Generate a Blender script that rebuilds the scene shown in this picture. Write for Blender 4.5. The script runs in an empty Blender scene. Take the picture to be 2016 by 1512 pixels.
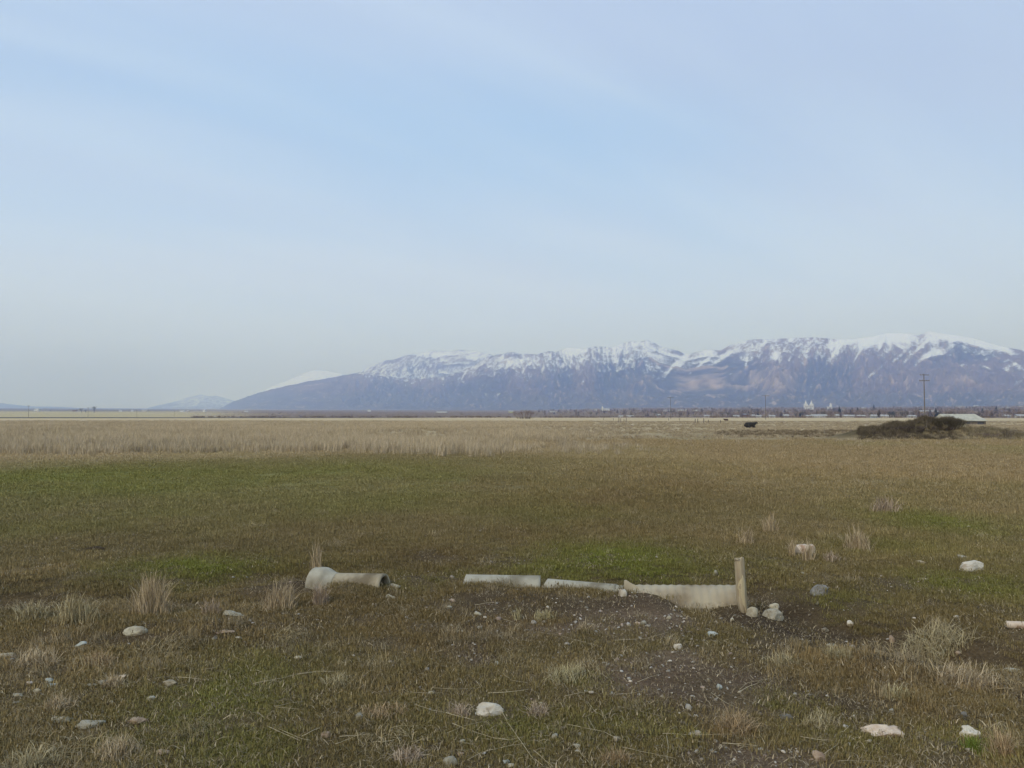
import bpy, bmesh, math, random
import numpy as np
from mathutils import Vector, Matrix, Euler

scene = bpy.context.scene
COL = scene.collection

# ------------------------------------------------------------------ camera
EYE = 1.6
F = 1456.0                     # focal length in photo pixels (2016 wide)
HORIZON = 819.0
PITCH = math.atan((HORIZON - 756.0) / F)
cam_d = bpy.data.cameras.new('camera'); cam_d.lens = 26.0; cam_d.sensor_width = 36.0
cam_d.clip_start = 0.1; cam_d.clip_end = 120000.0
cam = bpy.data.objects.new('camera', cam_d); COL.objects.link(cam)
cam.location = (0, 0, EYE); cam.rotation_euler = (math.pi / 2 + PITCH, 0, 0)
scene.camera = cam

# ------------------------------------------------------------------ sky, sun, exposure
SUN_EL, SUN_AZ = math.radians(34), math.radians(-146)     # azimuth from +Y towards +X: behind left
scene.view_settings.view_transform = 'Standard'
scene.view_settings.look = 'None'
scene.view_settings.gamma = 1.0
scene.view_settings.exposure = 0.35
scene.view_settings.use_curve_mapping = False
scene.cycles.volume_bounces = 4
scene.cycles.max_bounces = 6
scene.cycles.diffuse_bounces = 3
scene.cycles.use_denoising = True

world = bpy.data.worlds.new('World'); scene.world = world; world.use_nodes = True
wn, wl = world.node_tree.nodes, world.node_tree.links
wn.clear()

def N(nodes, kind, **kw):
    n = nodes.new(kind)
    for k, v in kw.items():
        if k.startswith('i_'):
            n.inputs[int(k[2:]) if k[2:].isdigit() else k[2:]].default_value = v
        else:
            setattr(n, k, v)
    return n

def mixc(nodes, links, fac, a, b, blend='MIX'):
    m = nodes.new('ShaderNodeMix'); m.data_type = 'RGBA'; m.blend_type = blend; m.clamp_factor = True
    for sock, v in ((m.inputs[0], fac), (m.inputs[6], a), (m.inputs[7], b)):
        if isinstance(v, bpy.types.NodeSocket): links.new(v, sock)
        elif isinstance(v, (int, float)): sock.default_value = v
        else: sock.default_value = (v[0], v[1], v[2], 1.0)
    return m.outputs[2]

def mth(nodes, links, op, a, b=None, c=None, clamp=False):
    m = nodes.new('ShaderNodeMath'); m.operation = op; m.use_clamp = clamp
    for i, v in enumerate((a, b, c)):
        if v is None: continue
        if isinstance(v, bpy.types.NodeSocket): links.new(v, m.inputs[i])
        else: m.inputs[i].default_value = v
    return m.outputs[0]

sky = N(wn, 'ShaderNodeTexSky'); sky.sky_type = 'NISHITA'; sky.sun_disc = False
sky.sun_elevation = SUN_EL; sky.sun_rotation = SUN_AZ; sky.altitude = 1300; sky.air_density = 1.0; sky.dust_density = 1.0
tc = N(wn, 'ShaderNodeTexCoord')
sep = N(wn, 'ShaderNodeSeparateXYZ'); wl.new(tc.outputs['Generated'], sep.inputs[0])
zz = mth(wn, wl, 'ADD', mth(wn, wl, 'MAXIMUM', sep.outputs[2], 0.0), 0.16)
cmb = N(wn, 'ShaderNodeCombineXYZ')
wl.new(mth(wn, wl, 'DIVIDE', sep.outputs[0], zz), cmb.inputs[0]); wl.new(mth(wn, wl, 'DIVIDE', sep.outputs[1], zz), cmb.inputs[1])
mp = N(wn, 'ShaderNodeMapping', vector_type='TEXTURE'); mp.inputs['Rotation'].default_value = (0, 0, math.radians(28)); mp.inputs['Scale'].default_value = (1.8, .75, 1)
mp.inputs['Location'].default_value = (3.1, 1.9, 0)
wl.new(cmb.outputs[0], mp.inputs[0])
n1 = N(wn, 'ShaderNodeTexNoise'); n1.inputs['Scale'].default_value = 0.75; n1.inputs['Detail'].default_value = 3.5; n1.inputs['Roughness'].default_value = 0.42; n1.inputs['Distortion'].default_value = 0.5
wl.new(mp.outputs[0], n1.inputs['Vector'])
mp2 = N(wn, 'ShaderNodeMapping', vector_type='TEXTURE'); mp2.inputs['Rotation'].default_value = (0, 0, math.radians(36)); mp2.inputs['Scale'].default_value = (2.4, .55, 1)
wl.new(cmb.outputs[0], mp2.inputs[0])
n2 = N(wn, 'ShaderNodeTexNoise'); n2.inputs['Scale'].default_value = 1.3; n2.inputs['Detail'].default_value = 6.0; n2.inputs['Roughness'].default_value = 0.5; n2.inputs['Distortion'].default_value = 0.4
wl.new(mp2.outputs[0], n2.inputs['Vector'])
r1 = N(wn, 'ShaderNodeMapRange'); r1.interpolation_type = 'SMOOTHSTEP'; r1.inputs['From Min'].default_value = 0.34; r1.inputs['From Max'].default_value = 0.64
wl.new(n1.outputs[0], r1.inputs['Value'])
r2 = N(wn, 'ShaderNodeMapRange'); r2.interpolation_type = 'SMOOTHSTEP'; r2.inputs['From Min'].default_value = 0.34; r2.inputs['From Max'].default_value = 0.80
wl.new(n2.outputs[0], r2.inputs['Value'])
def lift(c): return (c[0] * 10, c[1] * 10, c[2] * 10)     # colours below are for the background strength of 0.1
VEIL_BLUE, VEIL_WHITE, VEIL_GREY = lift((.330, .500, .750)), lift((.53, .645, .780)), lift((.395, .495, .685))
veil = mixc(wn, wl, r1.outputs[0], VEIL_BLUE, VEIL_GREY)
veil = mixc(wn, wl, mth(wn, wl, 'MULTIPLY', r2.outputs[0], 0.6), veil, VEIL_WHITE)
low = N(wn, 'ShaderNodeMapRange'); low.interpolation_type = 'SMOOTHSTEP'; low.inputs['From Min'].default_value = 0.0; low.inputs['From Max'].default_value = 0.42; low.inputs['To Min'].default_value = 0.9; low.inputs['To Max'].default_value = 0.0
wl.new(sep.outputs[2], low.inputs['Value'])
veil = mixc(wn, wl, low.outputs[0], veil, lift((.685, .80, 1.04)))
skyc = mixc(wn, wl, 0.95, sky.outputs[0], veil)
bg = N(wn, 'ShaderNodeBackground'); bg.inputs['Strength'].default_value = 0.1
wl.new(skyc, bg.inputs[0])
wo = N(wn, 'ShaderNodeOutputWorld'); wl.new(bg.outputs[0], wo.inputs[0])

sun_d = bpy.data.lights.new('sun', 'SUN'); sun_d.energy = 1.5; sun_d.angle = math.radians(10); sun_d.color = (1.0, 0.915, 0.80)
sun = bpy.data.objects.new('sun', sun_d); COL.objects.link(sun)
sdir = Vector((math.sin(SUN_AZ) * math.cos(SUN_EL), math.cos(SUN_AZ) * math.cos(SUN_EL), math.sin(SUN_EL)))
sun.rotation_euler = sdir.to_track_quat('Z', 'Y').to_euler()

HAZE_DENSITY = 1.35e-4
HAZE_COLOR = (0.47, 0.60, 1.0)       # scatters blue more than red, absorbs very little

# ------------------------------------------------------------------ helpers
rng = np.random.default_rng(7)
RND = random.Random(11)

def _hash(ix, iy, seed):
    h = (ix.astype(np.int64) * 374761393 + iy.astype(np.int64) * 668265263 + seed * 1274126177) & 0xffffffff
    h = ((h ^ (h >> 13)) * 1274126177) & 0xffffffff
    h = ((h ^ (h >> 16)) * 2246822519) & 0xffffffff
    return ((h ^ (h >> 15)) & 0xffffff) / float(0xffffff)

def vnoise(x, y, seed=0):
    x = np.asarray(x, float); y = np.asarray(y, float)
    xi, yi = np.floor(x), np.floor(y)
    fx, fy = x - xi, y - yi
    def g(dx, dy):
        a = _hash(xi + dx, yi + dy, seed) * 2 * math.pi
        return np.cos(a) * (fx - dx) + np.sin(a) * (fy - dy)
    u = fx * fx * fx * (fx * (fx * 6 - 15) + 10); v = fy * fy * fy * (fy * (fy * 6 - 15) + 10)
    a = g(0, 0) * (1 - u) + g(1, 0) * u
    b = g(0, 1) * (1 - u) + g(1, 1) * u
    return (a * (1 - v) + b * v) * 1.45

def fbm(x, y, octaves=4, seed=0, gain=0.5):
    s = 0; a = 1.0; t = 0
    for o in range(octaves):
        s = s + a * vnoise(x * 2 ** o + 17.3 * o, y * 2 ** o - 9.1 * o, seed + o); t += a; a *= gain
    return s / t

def ridged(x, y, octaves=4, seed=0, gain=0.5):
    s = 0; a = 1.0; t = 0
    for o in range(octaves):
        s = s + a * (1 - np.abs(vnoise(x * 2 ** o + 5.7 * o, y * 2 ** o + 3.3 * o, seed + o)) * 1.6); t += a; a *= gain
    return s / t

def sstep(a, b, x):
    t = np.clip((np.asarray(x, float) - a) / (b - a), 0, 1)
    return t * t * (3 - 2 * t)

def lerp(a, b, t): return a + (b - a) * t

CP, SP = math.cos(PITCH), math.sin(PITCH)
def ray(px, py):
    r = (px - 1008.0) / F; dn = (py - 756.0) / F
    return Vector((r, CP + dn * SP, SP - dn * CP))
def at(px, py, Y):
    d = ray(px, py); k = Y / d.y
    return Vector((d.x * k, Y, EYE + d.z * k))
def flat(px, py):
    d = ray(px, py); k = -EYE / d.z
    return (d.x * k, d.y * k)

# ------------------------------------------------------------------ terrain
def dens(pts):   # pixel polyline -> ground polyline
    return [flat(a, b) for a, b in pts]
def seg_dist(x, y, pts):
    best = np.full(np.shape(x), 1e9)
    for (x0, y0), (x1, y1) in zip(pts[:-1], pts[1:]):
        dx, dy = x1 - x0, y1 - y0
        t = np.clip(((x - x0) * dx + (y - y0) * dy) / (dx * dx + dy * dy), 0, 1)
        best = np.minimum(best, np.hypot(x - x0 - t * dx, y - y0 - t * dy))
    return best

DITCH = dens([(-500, 1190), (0, 1165), (100, 1158), (300, 1150), (480, 1128), (620, 1118), (760, 1112), (900, 1112), (1080, 1130), (1280, 1136), (1460, 1140), (1560, 1185), (1700, 1235), (1880, 1270), (2100, 1290), (2500, 1310)])
# visible lower edges of the half-buried pipes: (px, py, distance)
BANK = [(-600, 1200, 6.7), (560, 1190, 6.7), (620, 1166, 6.9), (640, 1158, 6.95), (665, 1148, 6.95), (690, 1145, 6.95), (720, 1148, 6.95), (740, 1153, 6.95), (765, 1160, 6.95),
        (800, 1166, 6.95), (870, 1168, 6.95), (905, 1152, 6.95), (930, 1146, 6.95), (975, 1147, 6.95), (1000, 1154, 6.9), (1060, 1156, 6.9), (1100, 1156, 6.85), (1140, 1157, 6.8), (1165, 1160, 6.75),
        (1185, 1165, 6.7), (1215, 1163, 6.65), (1240, 1163, 6.6), (1270, 1164, 6.55), (1295, 1171, 6.5), (1320, 1182, 6.5), (1340, 1195, 6.5), (1365, 1205, 6.5), (1390, 1204, 6.5), (1412, 1194, 6.5), (1435, 1187, 6.5), (1470, 1189, 6.5), (1500, 1215, 6.4), (1600, 1240, 6.2), (2000, 1285, 6.0), (2600, 1300, 6)]
_bp = [(at(a, b, d).x, d, at(a, b, d).z) for a, b, d in BANK]
BX = np.array([p[0] for p in _bp]); BY = np.array([p[1] for p in _bp]); BZ = np.array([p[2] for p in _bp])
MOUND = [(at(a_, 866, 49.0).x, 51.2, rx_, ry_, h_) for a_, rx_, ry_, h_ in ((1722, 2.3, 1.5, .42), (1750, 2.2, 1.7, .75), (1800, 1.9, 1.9, 1.02), (1856, 1.5, 1.9, 1.38), (1908, 1.5, 1.9, 1.36), (1975, 2.6, 1.6, .62))]

def ground_z(x, y, detail=True):
    x = np.asarray(x, float); y = np.asarray(y, float)
    d = np.hypot(x, y)
    z = 0.16 * fbm(x / 26, y / 26, 2, 3) * sstep(9, 60, d) * (1 - sstep(150, 500, d))
    z = z + 0.05 * fbm(x / 2.4, y / 2.4, 3, 5) * sstep(2, 5, d) * (1 - sstep(200, 400, d))
    if detail:
        near = 1 - sstep(18, 60, d)
        z = z + near * (0.022 * fbm(x / 0.42, y / 0.42, 3, 8) + 0.010 * fbm(x / 0.11, y / 0.11, 2, 12))
    # ditch behind the pipes and across to the right
    dd = seg_dist(x, y, DITCH) + 0.05 * fbm(x / 0.5, y / 0.5, 2, 21)
    dep = np.interp(x, [-7, -3.2, -2.2, -1.0, 0.5, 2.2, 3.2, 5, 8], [.20, .18, .11, .14, .12, .16, .26, .25, .18])
    z = z - dep * np.exp(-(dd / 0.42) ** 2)
    # lip on the far side of the ditch
    # heap of soil in front of the pipes
    by = np.interp(x, BX, BY); bz = np.interp(x, BX, BZ)
    dy = y - by
    w = np.where(dy < 0, np.exp(-(dy / 0.50) ** 2), np.exp(-(dy / 0.16) ** 2)) * sstep(-3.6, -2.4, x) * (1 - sstep(2.4, 3.3, x))
    z = z * (1 - w) + (bz - .016 + 0.010 * fbm(x / 0.12, y / 0.12, 2, 31)) * w
    # hummocks right of the ditch and in the left foreground
    z = z + 0.10 * np.exp(-((x - 3.05) / 0.5) ** 2 - ((y - 5.0) / 0.28) ** 2)
    z = z + 0.06 * np.exp(-((x + 2.6) / 0.9) ** 2 - ((y - 5.6) / 0.3) ** 2)
    # earth heap far right
    hp = np.zeros(np.shape(z))
    for mx, my, rx, ry, h in MOUND:
        q = ((x - mx) / rx) ** 2 + ((y - my) / ry) ** 2
        hp = np.maximum(hp, h * np.exp(-q ** 1.3))
    z = z + hp * (.95 + .35 * fbm(x / 0.9, y / 0.9, 4, 40))
    z = z - 0.42 * np.exp(-((x - at(1905, 830, 150).x) / 14) ** 2 - ((y - 152) / 16) ** 2)
    # the plain rises to the foot of the mountains
    z = z + np.where(y > 1150, (np.maximum(d, 1150) - 1150) * (0.0096 + .0042 * sstep(-.02, .2, x / np.maximum(y, 1))), 0) * sstep(1150, 1700, d)
    return z

def gz(x, y): return float(ground_z(np.array([x]), np.array([y]))[0])

def ground_at(px, py, near=2.5, far=4000.0):
    d = ray(px, py)
    t = np.geomspace(near, far, 1400)
    X = d.x / d.y * t; Zr = EYE + d.z / d.y * t
    G = ground_z(X, t)
    i = np.argmax(Zr <= G)
    if Zr[i] > G[i]: return Vector((X[-1], t[-1], G[-1]))
    if i == 0: return Vector((X[0], t[0], G[0]))
    a, b = t[i - 1], t[i]
    tt = np.linspace(a, b, 30); X = d.x / d.y * tt; Zr = EYE + d.z / d.y * tt; G = ground_z(X, tt)
    j = int(np.argmax(Zr <= G)); j = j if Zr[j] <= G[j] else 29
    return Vector((X[j], tt[j], G[j]))

# ------------------------------------------------------------------ what grows where: colour of soil and of turf
def blob_f(px, py, rx, ry):
    (cx, cy) = flat(px, py); (_, y0) = flat(px, py + ry); (_, y1) = flat(px, max(py - ry, HORIZON + 3))
    return cx, cy, rx * cy / F, max((cy - y0), 1e-3), max((y1 - cy), 1e-3)
def blobs(x, y, lst, wob=0.35, seed=50):
    m = np.zeros(np.shape(x))
    for px, py, rx, ry, a in lst:
        cx, cy, sx, s0, s1 = blob_f(px, py, rx, ry)
        dy = y - cy
        q = ((x - cx) / sx) ** 2 + np.where(dy < 0, dy / s0, dy / s1) ** 2
        q = q * (1 + wob * 1.6 * fbm(x / sx * 2.3, y / (s0 + s1) * 3.5, 3, seed)) 
        m = np.maximum(m, a * np.exp(-np.maximum(q, 0)))
    return m
GREEN = [(330, 955, 480, 60, .55), (1000, 1010, 260, 22, .25), (1380, 1120, 90, 18, .6), (170, 935, 560, 34, .75), (640, 925, 330, 26, .6), (680, 985, 360, 45, .35), (390, 1108, 170, 16, .95), (300, 1120, 160, 18, .6), (1215, 1098, 150, 26, 1.0), (1110, 1108, 120, 18, .7), (1290, 1118, 90, 14, .8),
         (830, 1130, 70, 22, .7), (430, 1390, 130, 95, .6), (470, 1480, 110, 60, .65), (1000, 1430, 120, 40, .45), (1840, 1030, 110, 22, .75), (1900, 1150, 130, 26, .75), (1560, 1150, 80, 20, .4), (1660, 1170, 90, 22, .5),
         (330, 1010, 300, 26, .35), (860, 940, 200, 30, .35), (1320, 1140, 90, 12, .5), (1160, 1345, 50, 14, .6), (1220, 1430, 120, 30, .5), (1700, 1460, 200, 40, .35), (100, 1040, 260, 25, .3), (930, 1115, 60, 12, .6), (1500, 1110, 120, 24, .3),
         (1560, 1392, 60, 20, .5), (1910, 1470, 80, 20, .6), (1240, 860, 220, 9, .35), (1700, 1080, 200, 20, .35)]
BROWN = [(900, 1240, 420, 60, .75), (820, 1440, 420, 60, .55), (1500, 1470, 360, 50, .5), (300, 1260, 300, 40, .4), (1180, 985, 300, 32, .7), (1330, 965, 200, 26, .6), (950, 960, 160, 20, .35), (1040, 1050, 180, 20, .55), (860, 1088, 80, 14, .8), (650, 1190, 190, 28, .7), (980, 1180, 150, 22, .7), (1150, 1040, 200, 24, .4), (560, 1115, 90, 18, .7),
         (300, 1330, 160, 30, .5), (1100, 1380, 180, 36, .5), (1240, 1480, 160, 30, .5), (180, 1430, 150, 30, .45), (590, 1470, 160, 40, .6), (1690, 1330, 120, 26, .8), (640, 1030, 220, 18, .3), (740, 1070, 200, 20, .3), (1300, 1300, 60, 14, .4), (700, 1330, 250, 80, .3), (1800, 1400, 200, 40, .4)]
DARK = [(1000, 1190, 220, 22, .6), (1240, 1190, 160, 16, .6), (820, 1340, 160, 24, .35), (1520, 1290, 120, 20, .5), (300, 1180, 160, 14, .5), (1330, 1400, 110, 24, .4), (560, 1230, 150, 20, .4), (1760, 1340, 130, 16, .5), (575, 1140, 90, 22, .9), (840, 1128, 70, 18, .8), (240, 1150, 130, 14, .6), (1640, 1395, 60, 20, .6), (700, 1215, 120, 12, .4), (50, 1165, 110, 20, 1.0), (90, 1185, 110, 18, .8), (830, 1118, 80, 15, .6), (560, 1130, 110, 18, .7), (1260, 1141, 240, 12, 1.0), (1520, 1170, 90, 34, .95), (1560, 1215, 160, 36, 1.1), (1690, 1246, 200, 32, 1.1), (1880, 1262, 150, 24, .85), (1790, 1300, 90, 24, .9),
        (1500, 1190, 50, 40, .8), (1740, 1150, 120, 20, .4), (1090, 1200, 120, 20, .6), (1450, 1330, 130, 24, .5), (190, 1080, 30, 5, .9), (860, 1092, 60, 8, .5), (300, 1262, 220, 14, .4), (1620, 1380, 80, 30, .5), (2010, 1360, 70, 40, .6), (930, 1240, 70, 26, .5), (1000, 944, 90, 5, .4), (1030, 1047, 30, 5, .6)]
GRAVEL = [(1270, 1215, 120, 34, .9), (1150, 1240, 160, 40, .7), (1330, 1340, 190, 62, .95), (1480, 1490, 130, 40, .9), (930, 1290, 130, 40, .6), (1420, 1400, 120, 30, .7), (1010, 1250, 100, 30, .4), (560, 1262, 110, 20, .3), (1060, 1215, 70, 16, .4)]
STRAW = [(1650, 930, 560, 36, .55), (1450, 900, 460, 16, .5), (1850, 1000, 300, 24, .4), (760, 1270, 160, 20, .4), (420, 1250, 160, 20, .5), (1200, 1300, 60, 12, .4), (100, 1300, 260, 60, .7), (70, 1420, 160, 70, .4), (200, 1490, 200, 30, .55), (1650, 1300, 200, 22, .8), (1900, 1350, 180, 40, .8), (760, 1350, 140, 30, .5), (1110, 1320, 70, 22, .8), (1440, 1430, 70, 30, .7), (1130, 1400, 160, 20, .3), (1960, 1470, 120, 60, .5),
         (1780, 1380, 120, 26, .7), (1820, 1085, 240, 12, .55), (250, 1200, 240, 26, .55), (1560, 1340, 120, 24, .5), (900, 1250, 120, 20, .35), (60, 1125, 90, 14, .5), (260, 1140, 120, 10, .4), (1600, 1060, 300, 26, .3), (1900, 980, 200, 30, .3)]

def cover(x, y):
    """returns soil rgb, turf rgb (linear albedo) and bareness"""
    x = np.asarray(x, float); y = np.asarray(y, float)
    d = np.hypot(x, y)
    L = np.clip(d * 0.06, 0.35, 40.0)
    Lq = 2.0 ** np.round(np.log2(L))        # patch size grows with distance in steps
    n_a = fbm(x / 2.2, y / 3.0, 4, 60); n_b = fbm(x / 0.7, y / 0.8, 4, 64); n_c = fbm(x / 9, y / 16, 3, 68)
    n_f = fbm(x / 60, y / 140, 3, 71)
    g = blobs(x, y, GREEN, .5, 51); br = blobs(x, y, BROWN, .5, 52); dk = blobs(x, y, DARK, .5, 53); gr = np.clip(blobs(x, y, GRAVEL, .5, 54) * (1 + .9 * fbm(x / .45, y / .5, 4, 93)) - .12, 0, 1); st = blobs(x, y, STRAW, .5, 55)
    near_w = 1 - sstep(20, 34, d)
    g = np.clip(g + (0.30 * n_a + 0.22 * n_c) * near_w, 0, 1)
    br = np.clip(br + 0.35 * n_b - 0.05, 0, 1); st = np.clip(st + 0.30 * fbm(x / 0.8, y / 1.1, 3, 77) - .02, 0, 1) * near_w
    def col(c): return np.array(c)[None, :] * np.ones(x.size)[:, None]
    xs = x.ravel()
    def m(a, b, t): return a + (b - a) * np.clip(t, 0, 1).reshape(-1, 1)
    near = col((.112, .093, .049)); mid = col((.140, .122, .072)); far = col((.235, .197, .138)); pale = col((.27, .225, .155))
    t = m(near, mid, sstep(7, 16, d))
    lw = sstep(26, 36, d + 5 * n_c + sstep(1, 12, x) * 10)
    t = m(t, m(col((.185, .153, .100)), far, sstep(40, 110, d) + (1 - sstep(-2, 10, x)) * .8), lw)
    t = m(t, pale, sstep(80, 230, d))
    t = m(t, col((.155, .145, .082)), sstep(.05, .5, n_c) * lw * (1 - sstep(80, 160, d)) * .55)
    t = m(t, col((.215, .165, .095)), st.ravel() * .75)
    t = m(t, col((.105, .076, .042)), br * .85 * near_w)
    t = m(t, col((.096, .112, .027)), g * .92 * (near_w))
    t = m(t, col((.062, .049, .027)), dk * .8)
    t = m(t, col((.115, .095, .072)), gr * .6)
    t = t * (1 + 0.22 * n_b.reshape(-1, 1) * near_w.reshape(-1, 1) + .10 * n_f.reshape(-1, 1))
    # far plain: banded fields, brown brush belt, then the bench
    band = fbm(x / 900, y / 220, 3, 80)
    brush = sstep(620, 820, d + 120 * band) * sstep(-.52, -.30, x / np.maximum(y, 1) + .10 * band + .06 * fbm(x / 150, y / 60, 3, 82))  
    t = m(t, col((.110, .085, .066)), brush * (1 - sstep(7000, 12000, d)) * 1)
    lf = sstep(.32, .50, -x / np.maximum(y, 1) + .06 * fbm(x / 150, y / 60, 3, 83)) * sstep(560, 640, d)
    t = m(t, col((.235, .205, .125)), lf * (1 - sstep(2600, 3600, d + 1500 * band)))
    t = m(t, col((.10, .085, .07)), lf * sstep(2600, 3600, d + 1500 * band))
    # weedy hollow along the fence line to the right
    wl_ = sstep(14, 20, x) * np.exp(-((y - 66 - .15 * (x - 30)) / 9) ** 2)
    t = m(t, col((.130, .105, .062)), wl_ * (.75 + .5 * n_c))
    mo = np.zeros(xs.size)
    for mx, my, rx, ry, h in MOUND[:4]: mo = np.maximum(mo, np.exp(-(((x - mx) / (rx * 1.1)) ** 2 + ((y - my) / (ry * 1.2)) ** 2) ** 2))
    t = m(t, col((.050, .042, .027)), mo * (.9 + .4 * n_b))
    s = m(t * .5, col((.095, .070, .040)), .65 * near_w)
    s = m(s, col((.118, .084, .058)), gr * .85)
    s = m(s, col((.046, .032, .020)), dk * .9)
    k_ = np.array([[1.92, 1.78, 1.52]]); t = t * k_; s = s * np.array([[1.5, 1.42, 1.35]])
    bare = np.clip(np.maximum(gr * .85, dk * .9), 0, 1)
    return np.clip(s, .005, 1), np.clip(t, .005, 1), bare, g, st

# ------------------------------------------------------------------ mesh and material helpers
def new_mesh(name, verts, faces):
    me = bpy.data.meshes.new(name)
    verts = np.asarray(verts, np.float32); faces = np.asarray(faces, np.int32)
    me.vertices.add(len(verts)); me.vertices.foreach_set('co', verts.ravel())
    if len(faces):
        k = faces.shape[1]
        me.loops.add(faces.size); me.loops.foreach_set('vertex_index', faces.ravel())
        me.polygons.add(len(faces)); me.polygons.foreach_set('loop_start', np.arange(0, faces.size, k, dtype=np.int32))
        try: me.polygons.foreach_set('loop_total', np.full(len(faces), k, np.int32))
        except Exception: pass
    me.update(calc_edges=True)
    return me
def smooth(me, on=True):
    me.polygons.foreach_set('use_smooth', np.full(len(me.polygons), on)); me.update()
def add_attr(me, name, data, kind='FLOAT', domain='POINT'):
    a = me.attributes.new(name, kind, domain)
    data = np.asarray(data, np.float32)
    if kind == 'FLOAT_COLOR':
        d4 = np.ones((len(data), 4), np.float32); d4[:, :3] = data; a.data.foreach_set('color', d4.ravel())
    elif kind == 'FLOAT_VECTOR': a.data.foreach_set('vector', data.ravel())
    elif kind == 'INT': a.data.foreach_set('value', data.astype(np.int32).ravel())
    else: a.data.foreach_set('value', data.ravel())
def obj(name, me, mat=None, parent=None, **props):
    o = bpy.data.objects.new(name, me); COL.objects.link(o)
    if mat is not None and me is not None and not me.materials: me.materials.append(mat)
    if parent is not None: o.parent = parent
    for k, v in props.items(): o[k] = v
    return o
def empty(name, loc, label, category, group=None, rz=0):
    o = bpy.data.objects.new(name, None); COL.objects.link(o); o.location = loc; o.rotation_euler = (0, 0, rz)
    o.empty_display_size = 0.1
    o['label'] = label; o['category'] = category
    if group: o['group'] = group
    return o
def tag(o, label, category, group=None):
    o['label'] = label; o['category'] = category
    if group: o['group'] = group
    return o
def copy_thing(src, loc, rz, label, group=None, scale=1.0, mats=None):
    r = src.copy(); COL.objects.link(r); r.location = loc; r.rotation_euler = (0, 0, rz)
    r.scale = (scale,) * 3 if not hasattr(scale, '__len__') else scale
    r['label'] = label
    if group: r['group'] = group
    for ch in src.children:
        c = ch.copy(); COL.objects.link(c); c.parent = r
        for g_ in ch.children:
            d_ = g_.copy(); COL.objects.link(d_); d_.parent = c
    return r

def material(name, base=(.5, .5, .5), rough=.9, spec=.15):
    m = bpy.data.materials.new(name); m.use_nodes = True
    b = m.node_tree.nodes['Principled BSDF']
    b.inputs['Base Color'].default_value = (*base, 1); b.inputs['Roughness'].default_value = rough; b.inputs['Specular IOR Level'].default_value = spec
    return m, m.node_tree.nodes, m.node_tree.links, b

def noisy(name, c1, c2, scale=8, detail=6, rough=.9, c3=None, scale3=2, bump=0.2, bdist=0.01, spec=.15, stretch=(1, 1, 1), lo=.35, hi=.65, bscale=None, randv=0.0):
    m, n, l, b = material(name, c1, rough, spec)
    t = N(n, 'ShaderNodeTexCoord'); mp_ = N(n, 'ShaderNodeMapping'); mp_.inputs['Scale'].default_value = stretch; l.new(t.outputs['Object'], mp_.inputs[0])
    if randv:      # each object gets its own cut through the pattern
        oi = N(n, 'ShaderNodeObjectInfo'); v = N(n, 'ShaderNodeVectorMath', operation='SCALE'); v.inputs[0].default_value = (31, 17, 23); l.new(oi.outputs['Random'], v.inputs['Scale']); l.new(v.outputs[0], mp_.inputs['Location'])
    a = N(n, 'ShaderNodeTexNoise'); a.inputs['Scale'].default_value = scale; a.inputs['Detail'].default_value = detail; a.inputs['Roughness'].default_value = .6; l.new(mp_.outputs[0], a.inputs['Vector'])
    r = N(n, 'ShaderNodeMapRange'); r.inputs['From Min'].default_value = lo; r.inputs['From Max'].default_value = hi; l.new(a.outputs[0], r.inputs['Value'])
    c = mixc(n, l, r.outputs[0], c1, c2)
    if c3 is not None:
        a3 = N(n, 'ShaderNodeTexNoise'); a3.inputs['Scale'].default_value = scale3; a3.inputs['Detail'].default_value = 4; l.new(mp_.outputs[0], a3.inputs['Vector'])
        r3 = N(n, 'ShaderNodeMapRange'); r3.inputs['From Min'].default_value = .5; r3.inputs['From Max'].default_value = .68; l.new(a3.outputs[0], r3.inputs['Value'])
        c = mixc(n, l, r3.outputs[0], c, c3)
    if randv:
        oi2 = N(n, 'ShaderNodeObjectInfo'); f = mth(n, l, 'ADD', mth(n, l, 'MULTIPLY', oi2.outputs['Random'], randv * 2), 1 - randv)
        vm = N(n, 'ShaderNodeVectorMath', operation='SCALE'); l.new(c, vm.inputs[0]); l.new(f, vm.inputs['Scale']); c = vm.outputs[0]
    l.new(c, b.inputs['Base Color'])
    if bump:
        ab = N(n, 'ShaderNodeTexNoise'); ab.inputs['Scale'].default_value = bscale or scale * 2.5; ab.inputs['Detail'].default_value = 8; ab.inputs['Roughness'].default_value = .65; l.new(mp_.outputs[0], ab.inputs['Vector'])
        bp = N(n, 'ShaderNodeBump'); bp.inputs['Strength'].default_value = bump; bp.inputs['Distance'].default_value = bdist; l.new(ab.outputs[0], bp.inputs['Height']); l.new(bp.outputs[0], b.inputs['Normal'])
    return m

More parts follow.
